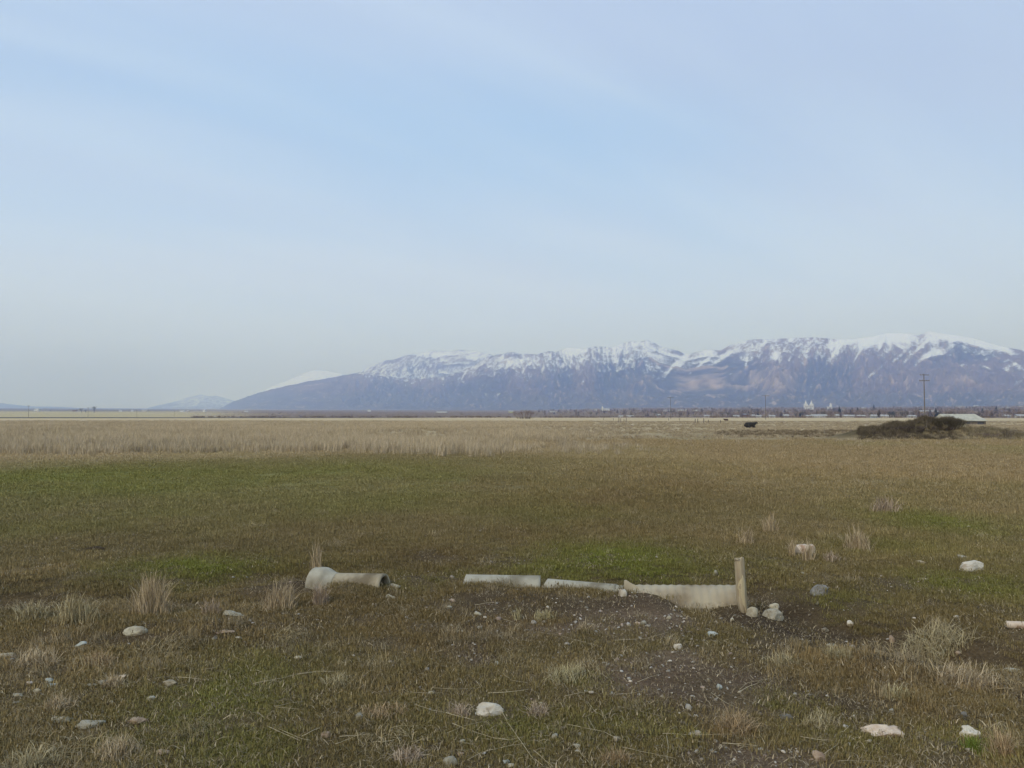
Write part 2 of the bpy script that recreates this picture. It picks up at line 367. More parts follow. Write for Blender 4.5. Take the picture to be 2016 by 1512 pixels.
# ------------------------------------------------------------------ ground sheet
def build_ground():
    rad = [0.6]
    while rad[-1] < 33000:
        r = rad[-1]
        rad.append(r * (1.012 if 2.4 < r < 14 else (1.02 if r < 120 else 1.035)) + 0.0)
    rad = np.array(rad)
    th = np.concatenate([np.linspace(-180, -48, 24, endpoint=False), np.linspace(-48, 48, 560), np.linspace(48, 180, 25)[1:-1]])
    th = np.radians(th)
    R, T = np.meshgrid(rad, th, indexing='ij')
    X = R * np.sin(T); Y = R * np.cos(T)
    X = np.concatenate([[0.], X.ravel()]); Y = np.concatenate([[0.], Y.ravel()])
    nr, nt = len(rad), len(th)
    Z = ground_z(X, Y); Z[0] = -0.01
    idx = (np.arange(nr * nt) + 1).reshape(nr, nt)
    nx = np.roll(idx, -1, axis=1)
    q = np.stack([idx[:-1], idx[1:], nx[1:], nx[:-1]], -1).reshape(-1, 4)
    me = new_mesh('ground', np.stack([X, Y, Z], 1), q[:, ::-1])
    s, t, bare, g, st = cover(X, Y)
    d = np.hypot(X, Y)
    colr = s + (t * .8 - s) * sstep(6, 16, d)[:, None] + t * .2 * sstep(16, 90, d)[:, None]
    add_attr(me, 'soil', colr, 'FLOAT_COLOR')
    add_attr(me, 'bare', bare)
    smooth(me)
    m, n, l, b = material('soil_and_turf', (.1, .1, .1), 1.0, .05)
    at_ = N(n, 'ShaderNodeAttribute', attribute_name='soil')
    geo = N(n, 'ShaderNodeNewGeometry')
    n1 = N(n, 'ShaderNodeTexNoise'); n1.inputs['Scale'].default_value = 42; n1.inputs['Detail'].default_value = 7; n1.inputs['Roughness'].default_value = .68; l.new(geo.outputs['Position'], n1.inputs['Vector'])
    r = N(n, 'ShaderNodeMapRange'); r.inputs['From Min'].default_value = .3; r.inputs['From Max'].default_value = .7; r.inputs['To Min'].default_value = .55; r.inputs['To Max'].default_value = 1.5; l.new(n1.outputs[0], r.inputs['Value'])
    n2 = N(n, 'ShaderNodeTexNoise'); n2.inputs['Scale'].default_value = 1.7; n2.inputs['Detail'].default_value = 6; l.new(geo.outputs['Position'], n2.inputs['Vector'])
    r2_ = N(n, 'ShaderNodeMapRange'); r2_.inputs['From Min'].default_value = .3; r2_.inputs['From Max'].default_value = .7; r2_.inputs['To Min'].default_value = .8; r2_.inputs['To Max'].default_value = 1.2; l.new(n2.outputs[0], r2_.inputs['Value'])
    vm = N(n, 'ShaderNodeVectorMath', operation='SCALE'); l.new(at_.outputs['Color'], vm.inputs[0]); l.new(mth(n, l, 'MULTIPLY', r.outputs[0], r2_.outputs[0]), vm.inputs['Scale'])
    l.new(vm.outputs[0], b.inputs['Base Color'])
    nb = N(n, 'ShaderNodeTexNoise'); nb.inputs['Scale'].default_value = 26; nb.inputs['Detail'].default_value = 9; nb.inputs['Roughness'].default_value = .7; l.new(geo.outputs['Position'], nb.inputs['Vector'])
    bp = N(n, 'ShaderNodeBump'); bp.inputs['Strength'].default_value = .8; bp.inputs['Distance'].default_value = .03; l.new(nb.outputs[0], bp.inputs['Height']); l.new(bp.outputs[0], b.inputs['Normal'])
    return obj('ground', me, m, kind='structure')
ground = build_ground()

# ------------------------------------------------------------------ mountains
def mountain_mat():
    m, n, l, b = material('mountain_rock_brush_and_snow', (.1, .1, .1), .95, .05)
    a = N(n, 'ShaderNodeAttribute', attribute_name='rock'); s = N(n, 'ShaderNodeAttribute', attribute_name='snow')
    t = N(n, 'ShaderNodeTexCoord')
    mp_ = N(n, 'ShaderNodeMapping'); mp_.inputs['Scale'].default_value = (1, 1, .45); l.new(t.outputs['Object'], mp_.inputs[0])
    f = N(n, 'ShaderNodeTexNoise'); f.inputs['Scale'].default_value = .034; f.inputs['Detail'].default_value = 5; f.inputs['Roughness'].default_value = .85; l.new(mp_.outputs[0], f.inputs['Vector'])
    sn = mth(n, l, 'ADD', s.outputs['Fac'], mth(n, l, 'MULTIPLY', mth(n, l, 'SUBTRACT', f.outputs[0], .5), 2.7))
    r = N(n, 'ShaderNodeMapRange'); r.interpolation_type = 'SMOOTHSTEP'; r.inputs['From Min'].default_value = .16; r.inputs['From Max'].default_value = .95; l.new(sn, r.inputs['Value'])
    f2 = N(n, 'ShaderNodeTexNoise'); f2.inputs['Scale'].default_value = .008; f2.inputs['Detail'].default_value = 6; l.new(mp_.outputs[0], f2.inputs['Vector'])
    r2_ = N(n, 'ShaderNodeMapRange'); r2_.inputs['From Min'].default_value = .3; r2_.inputs['From Max'].default_value = .7; r2_.inputs['To Min'].default_value = .65; r2_.inputs['To Max'].default_value = 1.35; l.new(f2.outputs[0], r2_.inputs['Value'])
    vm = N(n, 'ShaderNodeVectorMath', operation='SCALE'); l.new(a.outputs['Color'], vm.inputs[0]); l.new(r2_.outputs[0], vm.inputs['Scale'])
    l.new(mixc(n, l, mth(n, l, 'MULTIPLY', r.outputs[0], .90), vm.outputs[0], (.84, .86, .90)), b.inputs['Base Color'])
    return m
MM = mountain_mat()

def build_range(name, ridge, Yr, Yf, snow_px, px0, px1, step, rows=170, seed=0, spur=850., cut=.42, rock_blobs=(), snow_blobs=(), sl_soft=26., conc=1.25, snow_bias=0.0, jag=3.0, lean_k=1500., dens_f=None):
    px = np.arange(px0, px1 + step, step)
    a = (px - 1008) / F
    ry = np.interp(px, [p[0] for p in ridge], [p[1] for p in ridge])
    yr = np.interp(px, [p[0] for p in Yr], [p[1] for p in Yr]); yf = np.interp(px, [p[0] for p in Yf], [p[1] for p in Yf])
    ry = ry + jag * .5 * fbm(px / 22., px * 0 + 3, 5, seed + 90, .75) * np.interp(px, [900, 1300, 1450, 1700], [1.3, 1.3, .7, .6])
    back = 22
    t = np.concatenate([np.linspace(0, 1, rows), 1 + np.linspace(0, 1, back + 1)[1:] ** 1.2])
    T, A = np.meshgrid(t, a, indexing='ij')
    Yg = yf[None, :] + (yr - yf)[None, :] * np.minimum(T, 1) + np.maximum(T - 1, 0) * 2600
    X = A * Yg
    # a bend so the rows are not straight lines
    dn = (ry - 756) / F
    zr = EYE + (SP - dn * CP) / (CP + dn * SP) * yr                 # world height of the ridge
    zb = ground_z(A[0] * yf, yf, False) - 6
    s = np.concatenate([[0], np.cumsum(np.hypot(np.diff(a * yr), np.diff(yr)))])
    S = s[None, :] + np.zeros_like(T)
    tt = np.minimum(T, 1)
    Hh = (zr - zb)[None, :]
    # oblique spurs and gullies
    lean = lean_k * (1.15 * vnoise(S / (spur * 2.1), tt * .2 + 5, seed + 2) - .45)
    W = S + 320 * fbm(S / 2600., tt * 1.1, 3, seed + 1) + lean * tt
    g1 = ridged(W / spur, tt * .9, 2, seed + 3, .4)
    g2 = ridged(W / (spur * .36) + .6 * tt, tt * 3.5, 2, seed + 4)
    g3 = ridged(W / (spur * .11), tt * 16 + W / 900., 3, seed + 8)
    rid = .52 * g1 + .28 * g2 + .20 * g3
    prof = np.where(T <= 1, tt ** conc, 1 - (T - 1) * .75)
    env = np.sin(np.pi * np.clip(tt, 0, 1) ** 1.15) ** .75
    cutv = cut * (1 - np.clip(rid, 0, 1))
    rough = .05 * fbm(W / 240., tt * 9, 5, seed + 12, .62) * np.clip(env + .12, 0, 1)
    h = prof - cutv * env * (.35 + .65 * prof ** .5) * 1.1 + rough
    h = np.maximum(h, -.02)
    Z = zb[None, :] + Hh * h
    X = X + 0; Yo = Yg + 0
    # never rise above the traced ridge as seen from the field
    V = np.stack([X, Yo, Z], -1).reshape(-1, 3)
    nr, nc = T.shape
    idx = np.arange(nr * nc).reshape(nr, nc)
    q = np.stack([idx[:-1, :-1], idx[:-1, 1:], idx[1:, 1:], idx[1:, :-1]], -1).reshape(-1, 4)
    me = new_mesh(name, V, q)
    # photo position of every vertex, only to say where on this mountain the snow line and the grassy faces lie
    dz = (Z - EYE) / Yo
    PY = 756 + F * (SP - dz * CP) / (CP + dz * SP)
    PX = np.broadcast_to(px[None, :], PY.shape)
    slv = np.interp(PX, [p[0] for p in snow_px], [p[1] for p in snow_px])
    gully = 1 - rid
    # streaks run down the slope, leaning with the spurs
    streak = fbm(W / 80. + tt * 2.0, tt * 22, 4, seed + 20, .75)
    big = fbm(W / 700., tt * 2.0, 3, seed + 25)
    g2v = 1 - g2; g3v = 1 - g3
    sn = .40 + np.clip((slv - PY) / sl_soft * .5, -.85, .12) + .34 * (gully - .38) + .35 * (g2v - .4) + .6 * (g3v - .4) + 1.3 * streak + .2 * big + snow_bias
    sn = np.where(T > 1, sn + 1, sn)
    if dens_f is not None: sn = dens_f(PX, PY, sn, streak, big)
    for bx, by, rx, ry_, ang, am in snow_blobs:
        ca, sa = math.cos(math.radians(ang)), math.sin(math.radians(ang))
        u = (PX - bx) * ca - (PY - by) * sa; v = (PX - bx) * sa + (PY - by) * ca
        q_ = (u / rx) ** 2 + (v / ry_) ** 2
        sn = sn + am * np.exp(-q_ * (1 + .8 * streak))
    sn = np.clip(sn, -1.0, 1.3)
    low = sstep(766, 782, PY + 5 * big)
    c = np.zeros(PY.shape + (3,))
    base = np.array((.098, .080, .074)); forest_and_shade = np.array((.050, .056, .050)); scrub = np.array((.085, .083, .068)); tan = np.array((.37, .275, .205)); red = np.array((.180, .120, .098))
    def mm(c, col, w): return c + (col - c) * np.clip(w, 0, 1)[..., None]
    c = c + base
    c = mm(c, np.array((.165, .115, .092)), sstep(1120, 1450, PX))
    c = mm(c, red, sstep(-.1, .35, big) * .8)
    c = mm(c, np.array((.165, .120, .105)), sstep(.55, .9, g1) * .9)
    c = mm(c, np.array((.030, .036, .042)), sstep(.38, .72, 1 - g1) * .85)  # gullies darkened in the colour, standing in for relief shading
    c = mm(c, forest_and_shade, sstep(.02, .30, streak + .8 * (gully - .4)) * .7)  # dark tree streaks, plus shade painted into the gullies
    c = mm(c, scrub, low * .8)
    for bx, by, rx, ry_, am in rock_blobs:
        q_ = ((PX - bx) / rx) ** 2 + ((PY - by) / ry_) ** 2
        c = mm(c, tan, am * np.exp(-(np.maximum(q_ * (1 + 2.6 * streak + 2.2 * (g3v - .4) + .5 * big), 0)) ** 1.8) * (.25 + .85 * sstep(-.15, .12, streak + .6 * (g3 - .6))))
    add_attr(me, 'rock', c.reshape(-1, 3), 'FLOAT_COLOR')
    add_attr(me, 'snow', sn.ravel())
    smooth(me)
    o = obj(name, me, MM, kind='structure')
    return o

RIDGE = [(300, 818), (400, 812), (430, 806), (460, 790), (510, 773), (545, 764), (575, 757), (605, 751), (650, 744), (690, 736), (705, 735), (740, 739), (780, 744), (830, 746), (870, 742), (900, 734), (940, 716), (965, 702),
         (985, 697), (1010, 693), (1030, 697), (1060, 697), (1080, 691), (1095, 693), (1120, 684), (1150, 687), (1165, 683), (1190, 682), (1205, 684), (1230, 675), (1245, 671), (1258, 673), (1275, 669), (1290, 676), (1310, 684), (1335, 690),
         (1352, 698), (1372, 693), (1395, 688), (1420, 690), (1440, 679), (1480, 668), (1520, 667), (1560, 666), (1600, 664), (1640, 667), (1680, 668), (1720, 663), (1745, 656), (1790, 656), (1812, 660), (1832, 652), (1860, 657), (1900, 662),
         (1930, 669), (1960, 678), (2016, 690), (2080, 700), (2160, 688), (2300, 696), (2460, 680), (2600, 700)]
YR = [(300, 13000), (460, 12500), (700, 11600), (980, 10600), (1350, 9600), (1700, 8700), (2016, 7900), (2600, 7600)]
YF = [(300, 12000), (460, 11400), (700, 9700), (980, 8000), (1350, 6800), (1700, 5900), (2016, 5300), (2600, 5200)]
SNOWL = [(300, 640), (600, 700), (700, 722), (760, 734), (850, 736), (930, 728), (1000, 722), (1100, 720), (1180, 714), (1280, 714), (1350, 706), (1420, 694), (1500, 690), (1600, 690), (1680, 686), (1780, 686), (1860, 674), (1950, 680), (2016, 690), (2600, 690)]
SB = [(1325, 722, 42, 4, 40, .75), (1345, 712, 34, 4, 55, .7), (1310, 742, 26, 3, 55, .5), (1298, 722, 16, 3, -50, .5), (1730, 728, 34, 2.5, 42, .9), (1716, 737, 14, 2.5, 45, 1.0), (1760, 712, 34, 3, 42, .9), (1800, 696, 50, 3, 42, .8), (1822, 703, 26, 5, 42, .8), (1835, 698, 30, 5, 25, .9),
      (1850, 696, 16, 5, 10, .9), (1898, 720, 10, 5, 0, 1.1), (1942, 722, 20, 1.8, -24, 1.2), (1985, 726, 12, 9, -50, 1.1), (2005, 720, 16, 5, -35, 1.1), (2012, 750, 14, 4, 30, 1.1), (1817, 754, 4, 2, 0, 1.2), (980, 777, 9, 2.5, 35, 1.3), (1148, 752, 7, 2, 60, 1.2), (1134, 772, 8, 2, 20, 1.1), (1085, 774, 7, 2, 20, 1.0),
      (884, 781, 4, 1.5, 0, 1.0), (914, 737, 14, 1.5, 60, .9), (1030, 731, 12, 2, 55, .8), (1470, 716, 16, 2.5, 80, .9), (1440, 735, 8, 2, 45, .7), (1527, 700, 9, 8, 0, .9), (1420, 707, 22, 4, 30, .9), (1380, 718, 36, 2.5, 38, .8), (1500, 716, 14, 5, 50, .6), (1585, 706, 9, 16, 0, .6), (1690, 700, 30, 3, 60, .8),
      (1640, 700, 30, 3, 55, .7), (1625, 736, 9, 2, 40, .9), (1770, 662, 26, 10, 0, 1.6), (1720, 672, 30, 8, 20, 1.3), (1680, 672, 34, 4, 15, 1.0), (1650, 675, 26, 4, 20, 1.0), (1880, 664, 50, 7, -12, 1.2), (1950, 680, 40, 7, -18, 1.2), (1395, 692, 12, 4, 0, 1.0), (1130, 690, 20, 6, 0, .8), (1010, 712, 26, 8, 0, .5)]
RB = [(1355, 752, 22, 14, .75), (1400, 750, 26, 14, .9), (1375, 762, 30, 8, .6), (1495, 752, 26, 16, .75), (1535, 752, 22, 16, .8), (1470, 763, 40, 5, .5), (1560, 758, 20, 9, .5), (1655, 758, 14, 7, .4), (1908, 750, 26, 10, .7), (1270, 752, 30, 12, .25), (1345, 725, 20, 8, .25), (1240, 775, 26, 8, .22), (1450, 745, 16, 16, .3)]
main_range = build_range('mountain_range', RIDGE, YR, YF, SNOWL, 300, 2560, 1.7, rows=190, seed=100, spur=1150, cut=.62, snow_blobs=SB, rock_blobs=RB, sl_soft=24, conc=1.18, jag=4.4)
dome = build_range('mountain', [(640, 760), (690, 742), (705, 733), (720, 726), (740, 717), (760, 710), (780, 706), (800, 699), (830, 694), (850, 690), (880, 691), (905, 689), (940, 692), (960, 696), (985, 704), (1040, 730), (1060, 760)],
                   [(640, 13600), (1060, 12800)], [(640, 12000), (1060, 11300)], [(640, 748), (760, 760), (900, 770), (1060, 780)], 640, 1060, 1.4, rows=110, seed=200, spur=900, cut=.40, sl_soft=34, conc=1.0, jag=2.5, snow_blobs=[(930, 700, 60, 9, 0, .55), (850, 697, 50, 5, 0, .4)])
peak = build_range('mountain', [(500, 790), (520, 768), (545, 757), (565, 750), (585, 741), (605, 733), (622, 728), (640, 730), (665, 734), (690, 742), (740, 770), (760, 790)],
                   [(500, 14400), (760, 14000)], [(500, 13100), (760, 12800)], [(500, 800), (760, 800)], 500, 760, 1.4, rows=80, seed=300, spur=1100, cut=.34, sl_soft=30, conc=1.0, jag=1.5, snow_bias=.9)
far_peak = build_range('mountain', [(270, 812), (290, 803), (320, 796), (350, 788), (375, 781), (395, 777), (410, 780), (425, 779), (445, 784), (470, 792), (520, 806), (560, 814)],
                       [(270, 18000), (560, 18000)], [(270, 16500), (560, 16500)], [(270, 782), (360, 792), (400, 793), (470, 796), (560, 800)], 270, 560, 1.6, rows=60, seed=400, spur=1500, cut=.3, sl_soft=26, conc=1.0, jag=1.5, snow_bias=.1)
far_hill = build_range('hills', [(-700, 806), (-500, 780), (-300, 788), (-100, 786), (0, 793), (20, 796), (60, 800), (120, 801), (170, 804), (280, 806), (330, 812)],
                       [(-700, 17500), (330, 17500)], [(-700, 15800), (330, 15800)], [(-700, 600), (330, 600)], -700, 330, 3, rows=40, seed=500, spur=1500, cut=.3, conc=1.0, jag=1.0)

# ------------------------------------------------------------------ haze
def box_mesh(name, x0, x1, y0, y1, z0, z1):
    v = [(x, y, z) for z in (z0, z1) for y in (y0, y1) for x in (x0, x1)]
    f = [(0, 2, 3, 1), (4, 5, 7, 6), (0, 1, 5, 4), (2, 6, 7, 3), (0, 4, 6, 2), (1, 3, 7, 5)]
    return new_mesh(name, v, f)
hm = bpy.data.materials.new('thin_haze'); hm.use_nodes = True
hm.node_tree.nodes.clear()
pv = hm.node_tree.nodes.new('ShaderNodeVolumePrincipled'); pv.inputs['Density'].default_value = HAZE_DENSITY
pv.inputs['Color'].default_value = (*HAZE_COLOR, 1); pv.inputs['Anisotropy'].default_value = 0.5; pv.inputs['Absorption Color'].default_value = (.90, .955, 1, 1)
ho = hm.node_tree.nodes.new('ShaderNodeOutputMaterial'); hm.node_tree.links.new(pv.outputs[0], ho.inputs['Volume'])
haze = obj('haze', box_mesh('haze', -34000, 34000, -34000, 36000, -2.5, 1900), hm, kind='stuff')

# ------------------------------------------------------------------ shared materials
M_CONC = noisy('weathered_concrete', (.31, .26, .175), (.43, .365, .25), 7, 7, .9, (.17, .135, .085), 3.2, bump=.35, bdist=.004, bscale=60)
M_CONC2 = noisy('grey_concrete', (.34, .31, .235), (.44, .405, .315), 7, 7, .9, (.21, .18, .125), 3.0, bump=.35, bdist=.004, bscale=60)
M_CORR = noisy('chalky_corrugated_pipe', (.38, .32, .22), (.50, .43, .305), 6, 7, .85, (.25, .195, .125), 3.0, bump=.3, bdist=.003, bscale=50)
M_WOOD = noisy('weathered_post_wood', (.30, .235, .15), (.46, .375, .245), 14, 8, .9, (.15, .11, .07), 3.5, bump=.6, bdist=.006, stretch=(4, 4, .45))
M_WOODP = noisy('pale_split_wood', (.43, .35, .21), (.55, .46, .29), 12, 8, .85, (.30, .22, .13), 5, bump=.5, bdist=.004, stretch=(4, 4, .35))
M_POLE = noisy('utility_pole_wood', (.13, .11, .095), (.19, .165, .14), 3, 4, .9, stretch=(3, 3, .3), bump=0)
M_WHITE = noisy('white_render', (.60, .59, .55), (.70, .69, .64), 1, 3, .7, bump=0)
M_ROOFW = noisy('pale_metal_roof', (.27, .26, .24), (.50, .48, .45), .6, 3, .5, bump=0)
M_ROOFG = noisy('grey_shingle_roof', (.17, .17, .18), (.24, .23, .23), .8, 3, .9, bump=0)
M_TAN = noisy('tan_siding', (.42, .36, .28), (.50, .44, .35), .8, 3, .85, bump=0)
M_BRICK = noisy('brown_brick_wall', (.20, .12, .09), (.27, .17, .13), .8, 3, .9, bump=0)
M_GREYW = noisy('grey_siding', (.30, .31, .32), (.37, .38, .38), .8, 3, .85, bump=0)
M_WIN, _a, _b, _p = material('window_glass', (.03, .035, .04), .15, .5)
M_YEL = noisy('dull_yellow_paint', (.42, .40, .12), (.48, .46, .16), .8, 3, .8, bump=0)
M_DARKW = noisy('dark_shed_boards', (.075, .075, .08), (.11, .11, .115), 2, 4, .9, bump=0, stretch=(3, 3, .3))
M_SHEDR = noisy('sage_metal_roof', (.44, .415, .33), (.51, .48, .385), 1.2, 4, .8, (.37, .345, .27), .7, bump=0)
M_BARK = noisy('bare_twigs', (.085, .065, .055), (.13, .10, .085), 2, 3, .95, bump=0)
M_TWIG = noisy('reddish_bare_twigs', (.17, .125, .10), (.23, .17, .135), 2, 3, .95, bump=0)
M_HEAP = noisy('dark_heap_brush', (.07, .058, .040), (.12, .10, .07), 1.5, 3, .95, bump=0)
M_EVER = noisy('dark_evergreen', (.022, .032, .022), (.045, .055, .036), 1.5, 3, .95, bump=0)
M_COW = noisy('black_hide', (.022, .020, .018), (.05, .045, .04), 5, 4, .8, bump=.2)
M_COWB = noisy('brown_hide', (.06, .035, .022), (.09, .05, .03), 5, 4, .8, bump=.2)
M_METAL = noisy('grey_steel', (.25, .25, .25), (.33, .33, .33), 3, 3, .5, bump=0)
M_ASPH = noisy('asphalt', (.045, .045, .05), (.06, .06, .062), .5, 4, .9, bump=0)
M_STAKE = noisy('faded_white_stake', (.27, .24, .19), (.36, .33, .27), 6, 4, .8, bump=0)

# ------------------------------------------------------------------ tube and branch builders
def frame_of(d):
    d = d.normalized(); a = Vector((0, 0, 1)) if abs(d.z) < .9 else Vector((1, 0, 0))
    u = d.cross(a).normalized(); return u, d.cross(u).normalized()
class Mesh:
    def __init__(s): s.v = []; s.f = []
    def tube(s, pts, radii, n=6, cap=True):
        base = len(s.v); pts = [Vector(p) for p in pts]
        u, w = frame_of(pts[1] - pts[0])
        for i, p in enumerate(pts):
            for k in range(n):
                a = 2 * math.pi * k / n
                s.v.append(tuple(p + (u * math.cos(a) + w * math.sin(a)) * radii[i]))
        for i in range(len(pts) - 1):
            for k in range(n):
                a, b = base + i * n + k, base + i * n + (k + 1) % n
                s.f.append((a, b, b + n, a + n))
        if cap:
            s.f.append(tuple(range(base + n - 1, base - 1, -1))); e = base + (len(pts) - 1) * n; s.f.append(tuple(range(e, e + n)))
    def box(s, c, size, rz=0, taper=1.0):
        b = len(s.v); cx, cy, cz = c; sx, sy, sz = [q / 2 for q in size]; cr, sr = math.cos(rz), math.sin(rz)
        for z in (-1, 1):
            k = taper if z > 0 else 1
            for x, y in ((-1, -1), (1, -1), (1, 1), (-1, 1)):
                X, Y = x * sx * k, y * sy * k
                s.v.append((cx + X * cr - Y * sr, cy + X * sr + Y * cr, cz + z * sz))
        for f in ((3, 2, 1, 0), (4, 5, 6, 7), (0, 1, 5, 4), (1, 2, 6, 5), (2, 3, 7, 6), (3, 0, 4, 7)): s.f.append(tuple(b + i for i in f))
    def poly(s, pts, f):
        b = len(s.v); s.v += [tuple(p) for p in pts]; s.f += [tuple(b + i for i in q) for q in f]
    def mesh(s, name, sm=False):
        me = bpy.data.meshes.new(name); me.from_pydata(s.v, [], s.f); me.update()
        if sm: smooth(me)
        return me

def branches(m, p, d, L, r, depth, rnd, spread=.6, up=.1, n=4, twig=0.0):
    q = p + d * L * .5 + Vector((rnd.uniform(-1, 1), rnd.uniform(-1, 1), rnd.uniform(-.3, .6))) * L * .08
    e = q + (d + Vector((rnd.uniform(-1, 1), rnd.uniform(-1, 1), rnd.uniform(-.4, .8))) * .22).normalized() * L * .5
    m.tube([p, q, e], [r, r * .8, r * .55 if depth else r * .3], 3, False)
    if depth <= 0: return
    for k in range(rnd.choice((2, 3, 3, n))):
        a = rnd.random() * 2 * math.pi; u, w = frame_of(d); sp = spread * rnd.uniform(.55, 1.25)
        nd = (d + (u * math.cos(a) + w * math.sin(a)) * sp + Vector((0, 0, up))).normalized()
        s = q.lerp(e, rnd.uniform(0.1, 1))
        branches(m, s, nd, L * rnd.uniform(.55, .82), r * .55, depth - 1, rnd, spread, up, n)

def bare_tree_meshes(h, seed, depth=4, r=.22):
    rnd = random.Random(seed); t = Mesh(); c = Mesh()
    t.tube([(0, 0, -.4), (rnd.uniform(-.2, .2), rnd.uniform(-.2, .2), h * .3)], [r * 1.2, r * .8], 6)
    for k in range(5):
        a = k * 1.26 + rnd.random() * .6
        branches(c, Vector((0, 0, h * rnd.uniform(.18, .3))), Vector((math.cos(a) * .55, math.sin(a) * .55, 1)).normalized(), h * .30, r * .55, depth, rnd, .62, .12)
    return t.mesh('trunk'), c.mesh('crown')
def bush_meshes(w, h, seed, stems=26, depth=3, r=.05):
    rnd = random.Random(seed); t = Mesh(); c = Mesh()
    for k in range(stems):
        a = rnd.random() * 2 * math.pi; q = rnd.random() ** .6
        b = Vector((math.cos(a) * q * w * .32, math.sin(a) * q * w * .25, -.1))
        d = Vector((math.cos(a) * q * .75, math.sin(a) * q * .6, 1)).normalized()
        t.tube([b, b + d * h * .22], [r, r * .8], 4)
        branches(c, b + d * h * .18, d, h * rnd.uniform(.24, .36), r * .7, depth, rnd, .5, .16)
    return t.mesh('stem'), c.mesh('crown')
def conifer_meshes(h, w, seed):
    rnd = random.Random(seed); t = Mesh(); c = Mesh()
    t.tube([(0, 0, -.4), (0, 0, h * .96)], [h * .025, h * .004], 6)
    for i in range(int(220)):
        f = rnd.random() ** .8; z = h * (.08 + .9 * f); rr = w * (1 - f) ** .85 * rnd.uniform(.55, 1.15) + .1
        a = rnd.random() * 2 * math.pi; d = Vector((math.cos(a), math.sin(a), -.15)); s = Vector((-math.sin(a), math.cos(a), 0)) * rr * .28
        b = Vector((0, 0, z)); e = b + d * rr; m_ = b + d * rr * .6
        c.poly([b, m_ + s + Vector((0, 0, -.1 * rr)), e, m_ - s + Vector((0, 0, -.1 * rr))], [(0, 1, 2, 3)])
        c.poly([b + Vector((0, 0, .1)), m_ + Vector((0, 0, .12 * rr)), e, m_ - Vector((0, 0, .3 * rr))], [(0, 1, 2, 3)])
    return t.mesh('trunk'), c.mesh('crown')

def tree(name, meshes, mats, loc, label, cat='tree', group=None, rz=0, scale=1.0):
    t = empty(name, loc, label, cat, group, rz); t.scale = (scale,) * 3 if not hasattr(scale, '__len__') else scale
    obj(meshes[0].name, meshes[0], mats[0], t); obj(meshes[1].name, meshes[1], mats[1], t)
    return t

def on_ground(px, Y, dz=0.0):
    x = (px - 1008) / F * Y
    return Vector((x, Y, gz(x, Y) + dz))

# ------------------------------------------------------------------ scattered instances (grass, far wood)
def proto_collection(name, meshes, mat):
    c = bpy.data.collections.new(name)
    for i, me in enumerate(meshes):
        if not me.materials: me.materials.append(mat)
        o = bpy.data.objects.new(me.name, me); c.objects.link(o)
    return c
def scatter(name, pts, rot, scl, tint, coll, label, category, **props):
    me = new_mesh(name, pts, np.zeros((0, 3), int))
    add_attr(me, 'rot', rot, 'FLOAT_VECTOR'); add_attr(me, 'scl', scl, 'FLOAT_VECTOR'); add_attr(me, 'tint', tint, 'FLOAT_COLOR')
    add_attr(me, 'pick', rng.integers(0, len(coll.objects), len(pts)), 'INT')
    o = obj(name, me); o['label'] = label; o['category'] = category; o['kind'] = 'stuff'
    ng = bpy.data.node_groups.new(name, 'GeometryNodeTree')
    ng.interface.new_socket('Geometry', in_out='INPUT', socket_type='NodeSocketGeometry'); ng.interface.new_socket('Geometry', in_out='OUTPUT', socket_type='NodeSocketGeometry')
    n, l = ng.nodes, ng.links
    gi = n.new('NodeGroupInput'); go = n.new('NodeGroupOutput')
    ci = n.new('GeometryNodeCollectionInfo'); ci.inputs['Collection'].default_value = coll; ci.inputs['Separate Children'].default_value = True; ci.inputs['Reset Children'].default_value = True
    ip = n.new('GeometryNodeInstanceOnPoints'); ip.inputs['Pick Instance'].default_value = True
    def na(nm, t):
        a = n.new('GeometryNodeInputNamedAttribute'); a.data_type = t; a.inputs['Name'].default_value = nm; return a.outputs['Attribute']
    mp_ = n.new('GeometryNodeMeshToPoints')
    l.new(gi.outputs[0], mp_.inputs['Mesh']); l.new(mp_.outputs[0], ip.inputs['Points']); l.new(ci.outputs[0], ip.inputs['Instance'])
    l.new(na('pick', 'INT'), ip.inputs['Instance Index'])
    e2r = n.new('FunctionNodeEulerToRotation'); l.new(na('rot', 'FLOAT_VECTOR'), e2r.inputs[0]); l.new(e2r.outputs[0], ip.inputs['Rotation'])
    l.new(na('scl', 'FLOAT_VECTOR'), ip.inputs['Scale']); l.new(ip.outputs[0], go.inputs[0])
    md = o.modifiers.new('scatter', 'NODES'); md.node_group = ng
    return o

def tint_mat(name, rough=.9, spec=.0, var=.5, straw=(1.5, 1.35, 1.1)):
    """colour comes from each instance's tint, each blade varies round it"""
    m, n, l, b = material(name, (.1, .1, .1), rough, spec)
    a = N(n, 'ShaderNodeAttribute', attribute_name='tint'); a.attribute_type = 'INSTANCER'
    r = N(n, 'ShaderNodeAttribute', attribute_name='rnd')
    v = N(n, 'ShaderNodeVectorMath', operation='MULTIPLY'); l.new(a.outputs['Color'], v.inputs[0]); v.inputs[1].default_value = straw
    st = N(n, 'ShaderNodeMapRange'); st.inputs['From Min'].default_value = .55; st.inputs['From Max'].default_value = 1.0; l.new(r.outputs['Fac'], st.inputs['Value'])
    c = mixc(n, l, st.outputs[0], a.outputs['Color'], v.outputs[0])
    f = mth(n, l, 'ADD', mth(n, l, 'MULTIPLY', mth(n, l, 'FRACT', mth(n, l, 'MULTIPLY', r.outputs['Fac'], 7.31)), var * 2), 1 - var)
    s = N(n, 'ShaderNodeVectorMath', operation='SCALE'); l.new(c, s.inputs[0]); l.new(f, s.inputs['Scale'])
    l.new(s.outputs[0], b.inputs['Base Color'])
    return m

